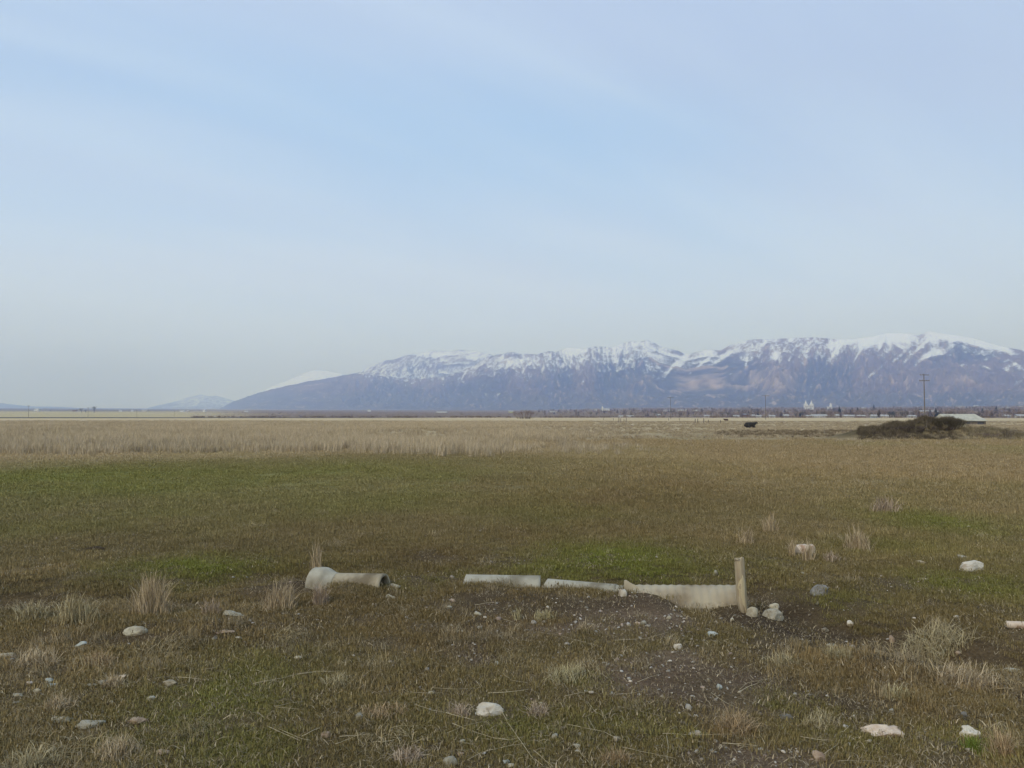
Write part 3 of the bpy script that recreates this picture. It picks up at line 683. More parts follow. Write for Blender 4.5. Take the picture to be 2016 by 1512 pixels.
def grass_patch(name, n, radius, h0, h1, w, lean, seed, segs=2, clump=0.0, droop=.6):
    r = np.random.default_rng(seed)
    if clump > 0:
        k = max(1, int(n / 26)); ca = r.random(k) * 2 * np.pi; cr = radius * np.sqrt(r.random(k))
        ci = r.integers(0, k, n); bx = cr[ci] * np.cos(ca[ci]) + r.normal(0, clump, n); by = cr[ci] * np.sin(ca[ci]) + r.normal(0, clump, n)
    else:
        a = r.random(n) * 2 * np.pi; q = radius * np.sqrt(r.random(n)); bx, by = q * np.cos(a), q * np.sin(a)
    h = h0 + (h1 - h0) * r.random(n) ** 1.5
    az = r.random(n) * 2 * np.pi; ln = lean * (.25 + r.random(n) ** 1.3)
    dx, dy = np.cos(az), np.sin(az)
    ww = w * (.6 + .8 * r.random(n))
    sx, sy = -dy * ww / 2, dx * ww / 2
    ts = [0, .55, 1.0] if segs == 2 else [0, .35, .7, 1.0]
    V = []; 
    for i, t in enumerate(ts):
        out = np.sin(ln * t ** (1 + droop)) if False else np.sin(np.minimum(ln * (t ** 1.0), 1.5)) * t
        zc = h * t * np.cos(np.minimum(ln * t, 1.5)); oc = h * out
        cx, cy = bx + dx * oc, by + dy * oc
        kw = (1 - .55 * t) if i < len(ts) - 1 else 0
        if i < len(ts) - 1:
            V.append(np.stack([cx - sx * kw, cy - sy * kw, zc - (.012 if i == 0 else 0)], 1)); V.append(np.stack([cx + sx * kw, cy + sy * kw, zc - (.012 if i == 0 else 0)], 1))
        else: V.append(np.stack([cx, cy, zc], 1))
    m_ = len(V); V = np.stack(V, 1).reshape(-1, 3)
    b = (np.arange(n) * m_)[:, None]
    if segs == 2: T = [(0, 1, 3), (0, 3, 2), (2, 3, 4)]
    else: T = [(0, 1, 3), (0, 3, 2), (2, 3, 5), (2, 5, 4), (4, 5, 6)]
    Fc = (b[:, :, None] + np.array(T)[None]).reshape(-1, 3)
    me = new_mesh(name, V, Fc)
    add_attr(me, 'rnd', np.repeat(r.random(n), m_))
    return me

M_TURF = tint_mat('turf_blades', var=.25, straw=(1.25, 1.2, 1.15))
M_STRAWB = tint_mat('dry_grass_blades', var=.35, straw=(1.25, 1.2, 1.1))

def polar_points(n, d0, d1, half=.80, power=1.0):
    """random points in the wedge of ground the field of view covers, d0..d1 metres"""
    a = (rng.random(n) * 2 - 1) * half
    u = rng.random(n)
    if power == 2: y = np.sqrt(d0 * d0 + (d1 * d1 - d0 * d0) * u)
    elif power == 0: y = d0 * (d1 / d0) ** u
    else: y = (d0 ** power + (d1 ** power - d0 ** power) * u) ** (1 / power)
    return a * y, y

def upright(n, tilt=.12):
    return np.stack([rng.normal(0, tilt, n), rng.normal(0, tilt, n), rng.random(n) * 2 * np.pi], 1)

# px, py (centre), width, height in photo pixels, material, label, options
ROCKS = [
 (264, 1240, 44, 22, 'beige', 'smooth oval beige boulder lying in front of the tall straw clump', dict(cuts=2, rough=.1)),
 (158, 1267, 21, 13, 'blue', 'small pale bluish cobble left of the oval beige boulder', dict(cuts=3)),
 (10, 1288, 30, 13, 'beige', 'flat beige stone cut by the left edge of the photo', dict(cuts=5)),
 (352, 1204, 24, 8, 'tan', 'thin orange brown stone just right of the tall straw clump', {}),
 (457, 1208, 38, 11, 'grey', 'tilted grey slab of stone beside the small straw clump', dict(boxy=.5, roll=.25)),
 (441, 1243, 38, 7, 'tan', 'long thin brownish stone below the tilted grey slab', {}),
 (423, 1256, 12, 9, 'dark', 'small dull grey stone below the long thin brownish one', {}),
 (468, 1256, 14, 7, 'white', 'tiny white stone right of the dull grey one', {}),
 (331, 1344, 30, 13, 'beige', 'flat pale stone with a straw lying over its right end', dict(boxy=.3)),
 (94, 1339, 17, 13, 'blue', 'upper of two touching pale bluish stones on the left', {}),
 (104, 1347, 16, 12, 'blue', 'lower of two touching pale bluish stones on the left', {}),
 (57, 1345, 13, 7, 'pink', 'little pinkish stone left of the two bluish stones', {}),
 (70, 1358, 19, 8, 'beige', 'flat stone below the two bluish stones', dict(boxy=.3)),
 (35, 1367, 22, 8, 'grey', 'dull grey flat stone near the left edge under the others', {}),
 (32, 1382, 19, 7, 'grey', 'lowest of the flat grey stones near the left edge', {}),
 (203, 1341, 24, 13, 'grey', 'dull round grey stone sunk in brown turf left of the flat pale one', {}),
 (180, 1347, 22, 9, 'grey', 'faint grey stone touching the left side of a rounder one', {}),
 (240, 1333, 15, 9, 'pink', 'small pinkish stone in brown turf above the dull round grey one', {}),
 (297, 1373, 16, 11, 'grey', 'rounded grey stone at the top edge of the green turf', {}),
 (219, 1383, 10, 6, 'beige', 'tiny beige stone midway between slabs and dull grey stones', {}),
 (118, 1415, 38, 12, 'beige', 'pale flat slab with straight edges on the lower left', dict(boxy=.6, cuts=3)),
 (176, 1425, 48, 14, 'grey', 'wide grey brown slab right of the pale flat slab', dict(boxy=.7, cuts=3)),
 (268, 1419, 38, 15, 'tan', 'pinkish brown slab at the right end of the row of slabs', dict(boxy=.5, cuts=4)),
 (320, 1480, 26, 12, 'tan', 'low brownish stone at the bottom left in green turf', {}),
 (641, 1444, 19, 17, 'tan', 'egg shaped tan stone standing upright in the foreground', dict(cuts=1, rough=.08)),
 (706, 1407, 17, 12, 'grey', 'grey angular stone above and right of the tan egg shaped one', {}),
 (586, 1295, 15, 7, 'beige', 'low oval stone in the centre left turf', dict(cuts=2)),
 (768, 1314, 0, 0, 'white', '', {}) ,
 (768, 1303, 8, 5, 'white', 'tiny bright white stone in the middle of the brown turf', {}),
 (768, 1173, 20, 11, 'beige', 'beige stone on the bank just below the open pipe end', dict(cuts=3)),
 (770, 1153, 36, 15, 'beige', 'wedge shaped beige stone leaning by the open pipe end', dict(wedge=True)),
 (884, 1196, 11, 7, 'grey', 'small grey stone on the soil in front of the grey pipe', {}),
 (942, 1208, 16, 9, 'beige', 'flat beige stone lying on the soil in front of the grey pipe', {}),
 (944, 1236, 10, 7, 'grey', 'small grey stone below the flat beige one in the centre', {}),
 (1078, 1196, 7, 6, 'white', 'tiny white pebble on dark soil below the second grey pipe', {}),
 (938, 1226, 0, 0, 'white', '', {}),
 (957, 1394, 62, 26, 'white', 'large flat triangular pale stone in the lower middle', dict(wedge=True, flip=True)),
 (848, 1364, 12, 9, 'beige', 'beige pebble left of the large triangular pale stone', {}),
 (979, 1307, 10, 9, 'grey', 'grey pebble pair member on the gravel above the triangular stone', {}),
 (886, 1496, 27, 22, 'grey', 'round grey cobble at the bottom edge of the middle', dict(cuts=2, rough=.1)),
 (907, 1486, 13, 9, 'tan', 'small brown stone touching the round grey cobble', {}),
 (910, 1460, 12, 10, 'grey', 'small angular stone above the round grey cobble', {}),
 (1006, 1509, 14, 10, 'beige', 'pale stone cut by the bottom edge of the photo', {}),
 (997, 1501, 14, 8, 'blue', 'bluish stone by the bottom edge beside a pale one', {}),
 (1092, 1450, 12, 12, 'grey', 'grey stone on the straw litter left of the square one', {}),
 (1213, 1457, 13, 12, 'beige', 'squarish beige stone at the end of a long straw', dict(boxy=.7)),
 (1136, 1470, 15, 9, 'grey', 'flat grey stone below a crossing of straws', {}),
 (1164, 1364, 10, 7, 'white', 'pale pebble at the left edge of the gravel patch', {}),
 (1370, 1441, 25, 19, 'white', 'pale pitted stone with a brown base left of orange grass', dict(rough=.3, cuts=4)),
 (1416, 1352, 13, 12, 'blue', 'bluish angular stone right of the gravel patch', {}),
 (1396, 1340, 9, 9, 'beige', 'beige stone up and left of the bluish angular one', {}),
 (1335, 1272, 17, 15, 'white', 'creamy rounded pebble at the top of the gravel patch', dict(cuts=5)),
 (1402, 1247, 22, 12, 'blue', 'flat pale blue stone below the corrugated pipe', dict(cuts=3)),
 (1317, 1217, 10, 8, 'beige', 'small beige pebble on the dark soil bank under the corrugated pipe', {}),
 (1257, 1227, 10, 7, 'pink', 'small orange tinged stone on the gravelly bank', {}),
 (1268, 1226, 12, 9, 'grey', 'dull stone touching the orange tinged one', {}),
 (1410, 1225, 8, 6, 'white', 'tiny white pebble left of the wooden post foot', {}),
 (1225, 1167, 17, 17, 'white', 'angular pale block wedged under the broken pipe end', dict(boxy=.6, cuts=4)),
 (1443, 1221, 10, 8, 'beige', 'small stone at the left of the post foot', {}),
 (1481, 1204, 22, 22, 'beige', 'beige stone standing just behind the wooden post', dict(cuts=3)),
 (1525, 1208, 42, 27, 'grey', 'rounded grey boulder in the dark ditch right of the post', dict(cuts=3, rough=.15)),
 (1616, 1161, 34, 24, 'dark', 'dark blue grey rock half sunk in the grass bank', dict(cuts=6)),
 (1587, 1080, 34, 30, 'pink', 'pinkish white block standing among dry grass', dict(cuts=5, boxy=.3)),
 (1582, 1128, 16, 7, 'grey', 'flat dull stone on the grass below the pinkish white block', {}),
 (1408, 1129, 12, 12, 'grey', 'grey mottled stone on the grass left of the post top', {}),
 (1674, 1228, 15, 11, 'white', 'pale stone on the dark ditch soil right of the grey boulder', dict(cuts=3)),
 (1626, 1239, 14, 11, 'beige', 'beige stone on the dark ditch soil below the grey boulder', {}),
 (1635, 1268, 22, 8, 'blue', 'thin bluish stone lying at the near edge of the ditch', {}),
 (1757, 1258, 12, 16, 'tan', 'upright tan stone against the big grey green clump', {}),
 (1885, 1215, 14, 7, 'white', 'little white stone on the far side of the ditch', {}),
 (1880, 1260, 7, 6, 'grey', 'tiny grey stone in the ditch right of the big clump', {}),
 (1854, 1285, 24, 6, 'beige', 'thin flat stone poking out under the big clump', {}),
 (1887, 1285, 12, 9, 'tan', 'tan stone right of the thin flat one under the clump', {}),
 (1916, 1113, 56, 27, 'white', 'big pale block of stone lying in grass on the right', dict(boxy=.45, cuts=5)),
 (1898, 1096, 24, 11, 'grey', 'grey stone touching the back of the big pale block', dict(boxy=.3)),
 (1814, 1105, 16, 7, 'white', 'pale stone in straw left of the big pale block', {}),
 (1819, 1139, 21, 5, 'white', 'very thin white stone lying in the green grass', {}),
 (1996, 1318, 26, 9, 'blue', 'bluish flat stone near the right edge', {}),
 (1953, 1320, 11, 6, 'beige', 'small stone left of the bluish flat one', {}),
 (1738, 1435, 70, 30, 'pink', 'largest pale pinkish boulder in the lower right', dict(cuts=14, rough=.4, fine=.14)),
 (1911, 1440, 37, 24, 'white', 'white grey boulder near the lower right corner', dict(cuts=12, rough=.4, fine=.14)),
 (1901, 1425, 13, 10, 'dark', 'small dark banded stone on top of the white grey boulder', {}),
 (1548, 1408, 26, 18, 'dark', 'dull brownish grey stone sunk in grass right of orange grass', {}),
 (1612, 1486, 26, 24, 'tan', 'brownish round stone at the lower right of the middle', dict(cuts=3)),
 (1619, 1492, 9, 7, 'beige', 'pale chip leaning on the brownish round stone', {}),
 (1907, 1477, 10, 6, 'beige', 'small beige stone below the white grey boulder', {}),
 (1756, 1400, 9, 8, 'grey', 'small grey stone above the pinkish boulder', {}),
 (97, 1112, 16, 4, 'beige', 'thin pale stone on the far left bank', {}),
 (134, 1166, 6, 5, 'beige', 'tiny beige stone on the left bank by a hollow', {}),
 (1387, 861, 6, 4, 'dark', 'small dark clod far out in the field', {}),
 (187, 1079, 34, 8, 'dark', 'dark flat dung heap on the olive pasture at left', dict(cuts=0, rough=.4)),
]

FOOT = np.array([(lambda p, k: (p.x, p.y + w * k * .2, w * k * .5 + .045))(ground_at(px, py + h * .42), ground_at(px, py + h * .42).y / F) for px, py, w, h, *_ in ROCKS if w])
def clear_of_rocks(x, y):
    ok = np.ones(len(x), bool)
    for fx, fy, fr in FOOT: ok &= ((x - fx) / fr) ** 2 + ((y - fy) / (fr * .9)) ** 2 > 1
    return ok

def lay_grass():
    # short matted turf, near
    turf = proto_collection('turf_patches', [grass_patch('turf_patch', 300, .13, .005, .022, .0026, 1.5, 900 + i, clump=.035) for i in range(8)], M_TURF)
    x, y = polar_points(24000, 2.6, 15.0, power=1.15)
    s, t, bare, g, st = cover(x, y)
    thin = fbm(x / .42, y / .5, 4, 190, .6); ndk = (1 - sstep(7.5, 10, y)); keep = (rng.random(len(x)) > np.clip(sstep(.10, .5, bare) * 1.0 + sstep(-.25, .35, thin) * .88 * (1 - .8 * g) * ndk, 0, .99)) & clear_of_rocks(x, y)
    x, y, t, g, st = x[keep], y[keep], t[keep], g[keep], st[keep]
    z = ground_z(x, y)
    sc = (.75 + .6 * rng.random(len(x))) * (1 + .30 * st) * np.interp(y, [3, 7, 15], [.9, 1.1, 1.7])
    vz = sc * (1 - .25 * g) * (1 + 1.2 * st * rng.random(len(x)))
    scatter('short_grass', np.stack([x, y, z], 1), upright(len(x), .1), np.stack([sc, sc, vz], 1), t * (.92 + .2 * rng.random((len(x), 1))), turf, 'short matted olive and brown turf of the near pasture', 'grass')
    # mid pasture
    mid = proto_collection('pasture_patches', [grass_patch('pasture_patch', 200, .5, .012, .05, .010, 1.35, 930 + i, clump=.12) for i in range(6)], M_TURF)
    x, y = polar_points(22000, 12.5, 48.0, power=1.25)
    s, t, bare, g, st = cover(x, y)
    z = ground_z(x, y); sc = (.7 + .6 * rng.random(len(x))) * np.interp(y, [12, 48], [.8, 1.5]); n_ = fbm(x / 2.5, y / 5, 2, 140)
    vz = sc * (1 - .3 * g) * (1 + .7 * np.clip(n_, -1, 1)) * np.where(x > 2, 1.25, 1)
    scatter('pasture_grass', np.stack([x, y, z], 1), upright(len(x), .08), np.stack([sc, sc, vz], 1), t * (.90 + .2 * rng.random((len(x), 1))), mid, 'olive pasture grass across the middle of the field', 'grass')
    # tall dry grass belt
    tall = proto_collection('dry_grass_clumps', [grass_patch('dry_grass_clump', 70, .30, .26, .62, .012, .42, 960 + i, clump=.07) for i in range(7)], M_STRAWB)
    x, y = polar_points(52000, 27.0, 230.0, power=.75)
    edge = 31 + 3.5 * fbm(x / 5, y * 0, 2, 150) + 5.0 * fbm(x / 18, x * 0, 2, 151)
    lft = 1 - sstep(-.06, .20, x / y + .16 * fbm(x / 9, y / 12, 3, 158))                 # left two thirds carry the tall belt
    n1_ = fbm(x / 2.6, y / 6, 3, 155); n2_ = fbm(x / 14, y / 20, 2, 156)
    dens_ = lft * sstep(-1.2, 1.2, y - edge) * np.clip(.62 + 1.1 * n1_ + .5 * n2_, .04, 1) + (1 - lft) * sstep(30, 75, y) * np.clip(.30 + .8 * n1_ + .6 * n2_, 0, .8)
    dens_ = np.where(y > 75, np.maximum(dens_, .45), dens_)
    keep = rng.random(len(x)) < dens_
    x, y, n1_, n2_, lft = x[keep], y[keep], n1_[keep], n2_[keep], lft[keep]
    for mx, my, rx, ry, h in MOUND[:2]:
        k = ((x - mx) / rx) ** 2 + ((y - my) / ry) ** 2 > 1.2
        x, y, n1_, n2_, lft = x[k], y[k], n1_[k], n2_[k], lft[k]
    z = ground_z(x, y)
    sc = (.75 + .5 * rng.random(len(x))) * np.interp(y, [30, 80, 230], [1, 1.15, 2.0])
    vz = np.clip(.95 + .5 * n1_ + .35 * n2_, .4, 1.5) * (.45 + .55 * lft) * np.interp(y, [30, 60, 230], [1, .8, .75])
    tc_ = np.array([.46, .375, .255]) * (1 + .18 * n2_[:, None]) * (.85 + .25 * rng.random((len(x), 1)))
    tc_ = tc_ * (.84 + .16 * lft[:, None])
    scatter('tall_dry_grass', np.stack([x, y, z], 1), upright(len(x), .06), np.stack([sc, sc, vz], 1), tc_, tall, 'pale tall dry grass standing in a belt behind the green pasture', 'grass')
    # sparse taller straw among the turf, near and right
    tuft = proto_collection('straw_tufts', [grass_patch('straw_tuft', 60, .07, .015, .085, .0024, 1.05, 990 + i, segs=3) for i in range(8)], M_STRAWB)
    x, y = polar_points(21000, 2.8, 26.0, power=1.0)
    s, t, bare, g, st = cover(x, y)
    n3 = fbm(x / .55, y / .65, 4, 170, .6)
    p = np.clip(-.05 + .55 * st + 1.5 * np.maximum(n3 - .05, 0), 0, 1) * (1 - .6 * bare) * (1 - .75 * g); p = np.where(y > 9, p * np.where(x > 1.2, .75, .12), p)
    k = (rng.random(len(x)) < p) & clear_of_rocks(x, y)
    x, y, st, t = x[k], y[k], st[k], t[k]; z = ground_z(x, y)
    sc = (.6 + .8 * rng.random(len(x))) * np.interp(y, [3, 8, 26], [.8, 1, 2.0])
    vz = sc * (.7 + 1.5 * st * rng.random(len(x)) + .4 * rng.random(len(x)))
    tc_ = (t * .55 + np.array([.40, .33, .22]) * .55) * (.55 + .65 * rng.random((len(x), 1)))
    scatter('straw_grass', np.stack([x, y, z], 1), upright(len(x), .16), np.stack([sc, sc, vz], 1), tc_, tuft, 'small straw coloured tufts sprinkled through the turf', 'grass')
    # matted bunches of last year's grass that tie the clumps together
    x, y = polar_points(9000, 2.8, 14.0, power=1.1); s, t, bare, g, st = cover(x, y); n4 = fbm(x / .8, y / .8, 3, 240, .6)
    k = (rng.random(len(x)) < np.clip(1.4 * (n4 - .12) + .45 * st - .12, 0, .8) * (1 - .7 * bare) * (1 - .85 * g)) & clear_of_rocks(x, y); x, y, t = x[k], y[k], t[k]
    bun = proto_collection('grass_bunches', [grass_patch('grass_bunch', 120, .10, .02, .12, .0028, 1.15, 1060 + i, segs=3) for i in range(7)], M_STRAWB)
    sc = .6 + .7 * rng.random(len(x))
    scatter('bunch_grass', np.stack([x, y, ground_z(x, y)], 1), upright(len(x), .2), np.stack([sc * 1.2, sc * 1.2, sc * (.4 + .6 * rng.random(len(x)))], 1), (t * .6 + np.array([.36, .29, .185]) * .5) * (.6 + .55 * rng.random((len(x), 1))), bun, 'matted bunches of last year grass between the clumps', 'grass')
    # rough weeds on the heap, and in the hollow along the fence line
    n = 2600; pxs = 1690 + 330 * rng.random(n); ys = 47.3 + 5.5 * rng.random(n); xs = (pxs - 1008) / F * ys
    q = np.zeros(n)
    for mx, my, rx, ry, h in MOUND: q = np.maximum(q, np.exp(-((xs - mx) / (rx * 1.1)) ** 2 - ((ys - my) / (ry * 1.5)) ** 2))
    k = rng.random(n) < q * 1.3; xs, ys, pxs = xs[k], ys[k], pxs[k]
    tn = np.where((pxs > 1878)[:, None], np.array([[.27, .225, .15]]), np.array([[.150, .122, .085]])) * (.6 + .7 * rng.random((len(xs), 1)))
    n = 5200; y2 = 57 + 22 * rng.random(n); p2 = 1380 + 640 * rng.random(n); x2 = (p2 - 1008) / F * y2
    k = rng.random(n) < np.clip(.35 + 1.2 * fbm(x2 / 5, y2 / 3, 3, 230), 0, 1) * sstep(1380, 1520, p2); x2, y2 = x2[k], y2[k]
    t2 = np.array([[.21, .165, .11]]) * (.6 + .6 * rng.random((len(x2), 1)))
    X_ = np.concatenate([xs, x2]); Y_ = np.concatenate([ys, y2]); s_ = .45 + .5 * rng.random(len(X_)); h_ = s_ * np.concatenate([np.full(len(xs), .62), np.full(len(x2), .55)])
    scatter('rough_weeds', np.stack([X_, Y_, ground_z(X_, Y_)], 1), upright(len(X_), .1), np.stack([s_, s_, h_], 1), np.concatenate([tn, t2]), tall, 'dark rough weeds over the earth heap and the hollow beside it', 'weeds')
    # loose litter: short dead blades lying flat, and stone chips
    lit = proto_collection('dead_blades', [grass_patch('dead_blade_mat', 22, .16, .012, .05, .0023, 1.45, 1020 + i, segs=2) for i in range(6)], M_STRAWB)
    x, y = polar_points(6000, 2.7, 12.0, power=1.0); k = clear_of_rocks(x, y); x, y = x[k], y[k]
    z = ground_z(x, y) + .014; sc = .6 + .9 * rng.random(len(x))
    scatter('grass_litter', np.stack([x, y, z], 1), upright(len(x), .05), np.stack([sc * 1.3, sc * 1.3, sc * .4], 1), np.array([.36, .285, .18]) * (.5 + .7 * rng.random((len(x), 1))), lit, 'dead straw litter lying flat over the foreground turf', 'grass')
lay_grass()

# ------------------------------------------------------------------ rocks
def rock_mesh(name, seed, ax=(1, 1, 1), rough=.34, cuts=11, sub=3, fine=.09, boxy=0.0):
    r = random.Random(seed); bm = bmesh.new(); bmesh.ops.create_icosphere(bm, subdivisions=sub, radius=1)
    pl = []
    for k in range(cuts):
        d = Vector((r.gauss(0, 1), r.gauss(0, 1), r.gauss(0, .8))).normalized(); pl.append((d, r.uniform(.48, .84)))
    co = np.array([v.co for v in bm.verts])
    if boxy: co = np.sign(co) * np.abs(co) ** (1 - boxy * .6)
    for d, k in pl:
        dd = np.array(d); q = co @ dd; o_ = np.maximum(q - k, 0); co = co - o_[:, None] * dd[None]
    co = co / np.abs(co).max(0)
    o1 = r.random() * 90
    nn = fbm(co[:, 0] * 1.1 + o1, co[:, 1] * 1.1 + co[:, 2] * .8, 3, seed % 97) * rough + fbm(co[:, 0] * 4 + o1, co[:, 2] * 4 + co[:, 1] * 3, 3, seed % 89) * fine
    co = co * (1 + nn[:, None]) * np.array(ax)[None]
    for v, c in zip(bm.verts, co): v.co = c
    me = bpy.data.meshes.new(name); bm.to_mesh(me); bm.free(); smooth(me)
    return me
ROCKM = {
 'beige': noisy('beige_stone', (.34, .295, .20), (.48, .42, .30), 27, 7, .9, (.23, .19, .13), 12, bump=0.64, bdist=.004, bscale=90, randv=.12),
 'white': noisy('chalky_white_stone', (.50, .44, .34), (.64, .57, .45), 21, 7, .9, (.36, .28, .19), 10.5, bump=0.8, bdist=.004, bscale=72, randv=.08),
 'pink': noisy('pinkish_white_stone', (.50, .40, .30), (.62, .52, .41), 21, 7, .9, (.36, .22, .14), 12, bump=0.8, bdist=.004, bscale=72, randv=.1),
 'blue': noisy('pale_bluish_stone', (.33, .34, .29), (.46, .47, .41), 36, 7, .85, (.24, .25, .22), 15, bump=0.56, bdist=.004, bscale=90, randv=.12),
 'grey': noisy('grey_stone', (.25, .222, .16), (.35, .315, .235), 27, 7, .9, (.38, .36, .29), 15, bump=0.72, bdist=.004, bscale=78, randv=.15),
 'dark': noisy('dark_blue_grey_stone', (.14, .128, .105), (.21, .19, .16), 24, 7, .9, (.28, .265, .24), 15, bump=0.8, bdist=.004, bscale=72, randv=.1),
 'tan': noisy('tan_stone', (.30, .215, .145), (.41, .31, .22), 27, 7, .9, (.24, .17, .12), 12, bump=0.48, bdist=.004, bscale=78, randv=.12)}
def place_rocks():
    for i, (px, py, w, h, mk, label, op) in enumerate(ROCKS):
        if not label: continue
        op = dict(op); wedge = op.pop('wedge', False); flip = op.pop('flip', False); roll = op.pop('roll', 0)
        p = ground_at(px, py + h * .42)
        k = p.y / F; W = w * k * .52; Hh = h * k * .62
        dep = min(W * .8, max(Hh * 1.2, .55 * W)); sub = 5 if w > 50 else 4 if w > 24 else 3 if w > 12 else 2
        # a flat stone seen from a standing eye shows its top: let depth carry part of the height
        el = math.atan2(EYE - p.z, p.y); need = h * k
        vert = max(need * .46, (need - 2 * dep * math.sin(el) * .8) * .70)
        me = rock_mesh('rock', 500 + i * 7, (W, dep, vert), sub=sub, **op)
        if wedge:
            for v in me.vertices:
                t = v.co.x / W
                if flip: v.co.y += -(1 - abs(t)) * dep * .6 if v.co.y < 0 else 0; v.co.y *= .8
                else: v.co.z *= max(.15, 1 - abs(t) * .95) * 1.15
            me.update()
        o = obj('rock', me, ROCKM[mk])
        o.location = (p.x, p.y + dep * .35, gz(p.x, p.y + dep * .35) + vert * .30 + (.006 if w < 16 else 0)); o.rotation_euler = (0, roll, 0)
        if 'dark banded' in label: o.location.z += .045
        tag(o, label, 'dung' if 'dung' in label else 'rock' if w > 14 else 'stone')
        if 'dung' in label: o.name = 'dung_heap'; o.data.materials[0] = noisy('dung', (.035, .024, .015), (.06, .042, .026), 20, 6, .95, bump=.6)
        if 'clod' in label: o.name = 'clod'; o['category'] = 'clod'
place_rocks()
# knob on the grey ditch boulder
p = ground_at(1527, 1218); kn = obj('rock', rock_mesh('rock', 77, (.045, .04, .03), cuts=3), ROCKM['beige']); kn.location = (p.x + .01, p.y + .05, at(1529, 1195, p.y + .05).z)
tag(kn, 'pale knob of stone resting on top of the grey ditch boulder', 'rock')

def pebbles():
    ms = []
    for i in range(10):
        me = rock_mesh('pebble', 2000 + i, (1, .8, .5), sub=1, cuts=3); add_attr(me, 'rnd', np.full(len(me.vertices), rng.random())); ms.append(me)
    m = tint_mat('gravel_stone', rough=.85, spec=.2, var=.25, straw=(1.1, 1.05, 1))
    c = proto_collection('pebbles', ms, m)
    x, y = polar_points(34000, 2.6, 11.0, power=1.0)
    gr = blobs(x, y, GRAVEL, .5, 54); dk = blobs(x, y, DARK, .5, 53)
    p = np.clip(.075 + gr * .9 + dk * .10, 0, 1) * np.clip(.6 + 1.0 * fbm(x / .35, y / .4, 2, 180), .1, 1)
    k = rng.random(len(x)) < p
    x, y = x[k], y[k]
    s = .004 + .013 * rng.random(len(x)) ** 2.8 + np.where(rng.random(len(x)) < .03, .012, 0)
    s = s * np.interp(y, [3, 8], [.8, 1.15])
    base = np.array([[.30, .27, .22], [.40, .37, .32], [.22, .18, .13], [.50, .45, .37], [.27, .235, .18], [.33, .25, .19]])[rng.integers(0, 6, len(x))]
    z = ground_z(x, y) + s * .25
    scatter('gravel', np.stack([x, y, z], 1), np.stack([rng.normal(0, .3, len(x)), rng.normal(0, .3, len(x)), rng.random(len(x)) * 6.3], 1), np.repeat(s[:, None], 3, 1), base, c, 'pale gravel and stone chips spilled over the bare soil', 'gravel')
pebbles()

# ------------------------------------------------------------------ grass clumps one can point at
def clump_mat(name, c, var=.4):
    m, n, l, b = material(name, c, .9, .0)
    r = N(n, 'ShaderNodeAttribute', attribute_name='rnd')
    f = mth(n, l, 'ADD', mth(n, l, 'MULTIPLY', r.outputs['Fac'], var * 2), 1 - var)
    s = N(n, 'ShaderNodeVectorMath', operation='SCALE'); s.inputs[0].default_value = c; l.new(f, s.inputs['Scale']); l.new(s.outputs[0], b.inputs['Base Color'])
    return m
CM = {'straw': clump_mat('straw_blades', (.43, .335, .21)), 'grey': clump_mat('grey_green_blades', (.37, .305, .175)), 'orange': clump_mat('orange_tan_blades', (.37, .265, .15)),
      'pink': clump_mat('pinkish_straw_blades', (.39, .30, .21)), 'yellow': clump_mat('yellowish_blades', (.40, .34, .19)), 'fresh': clump_mat('green_blades', (.17, .21, .045))}
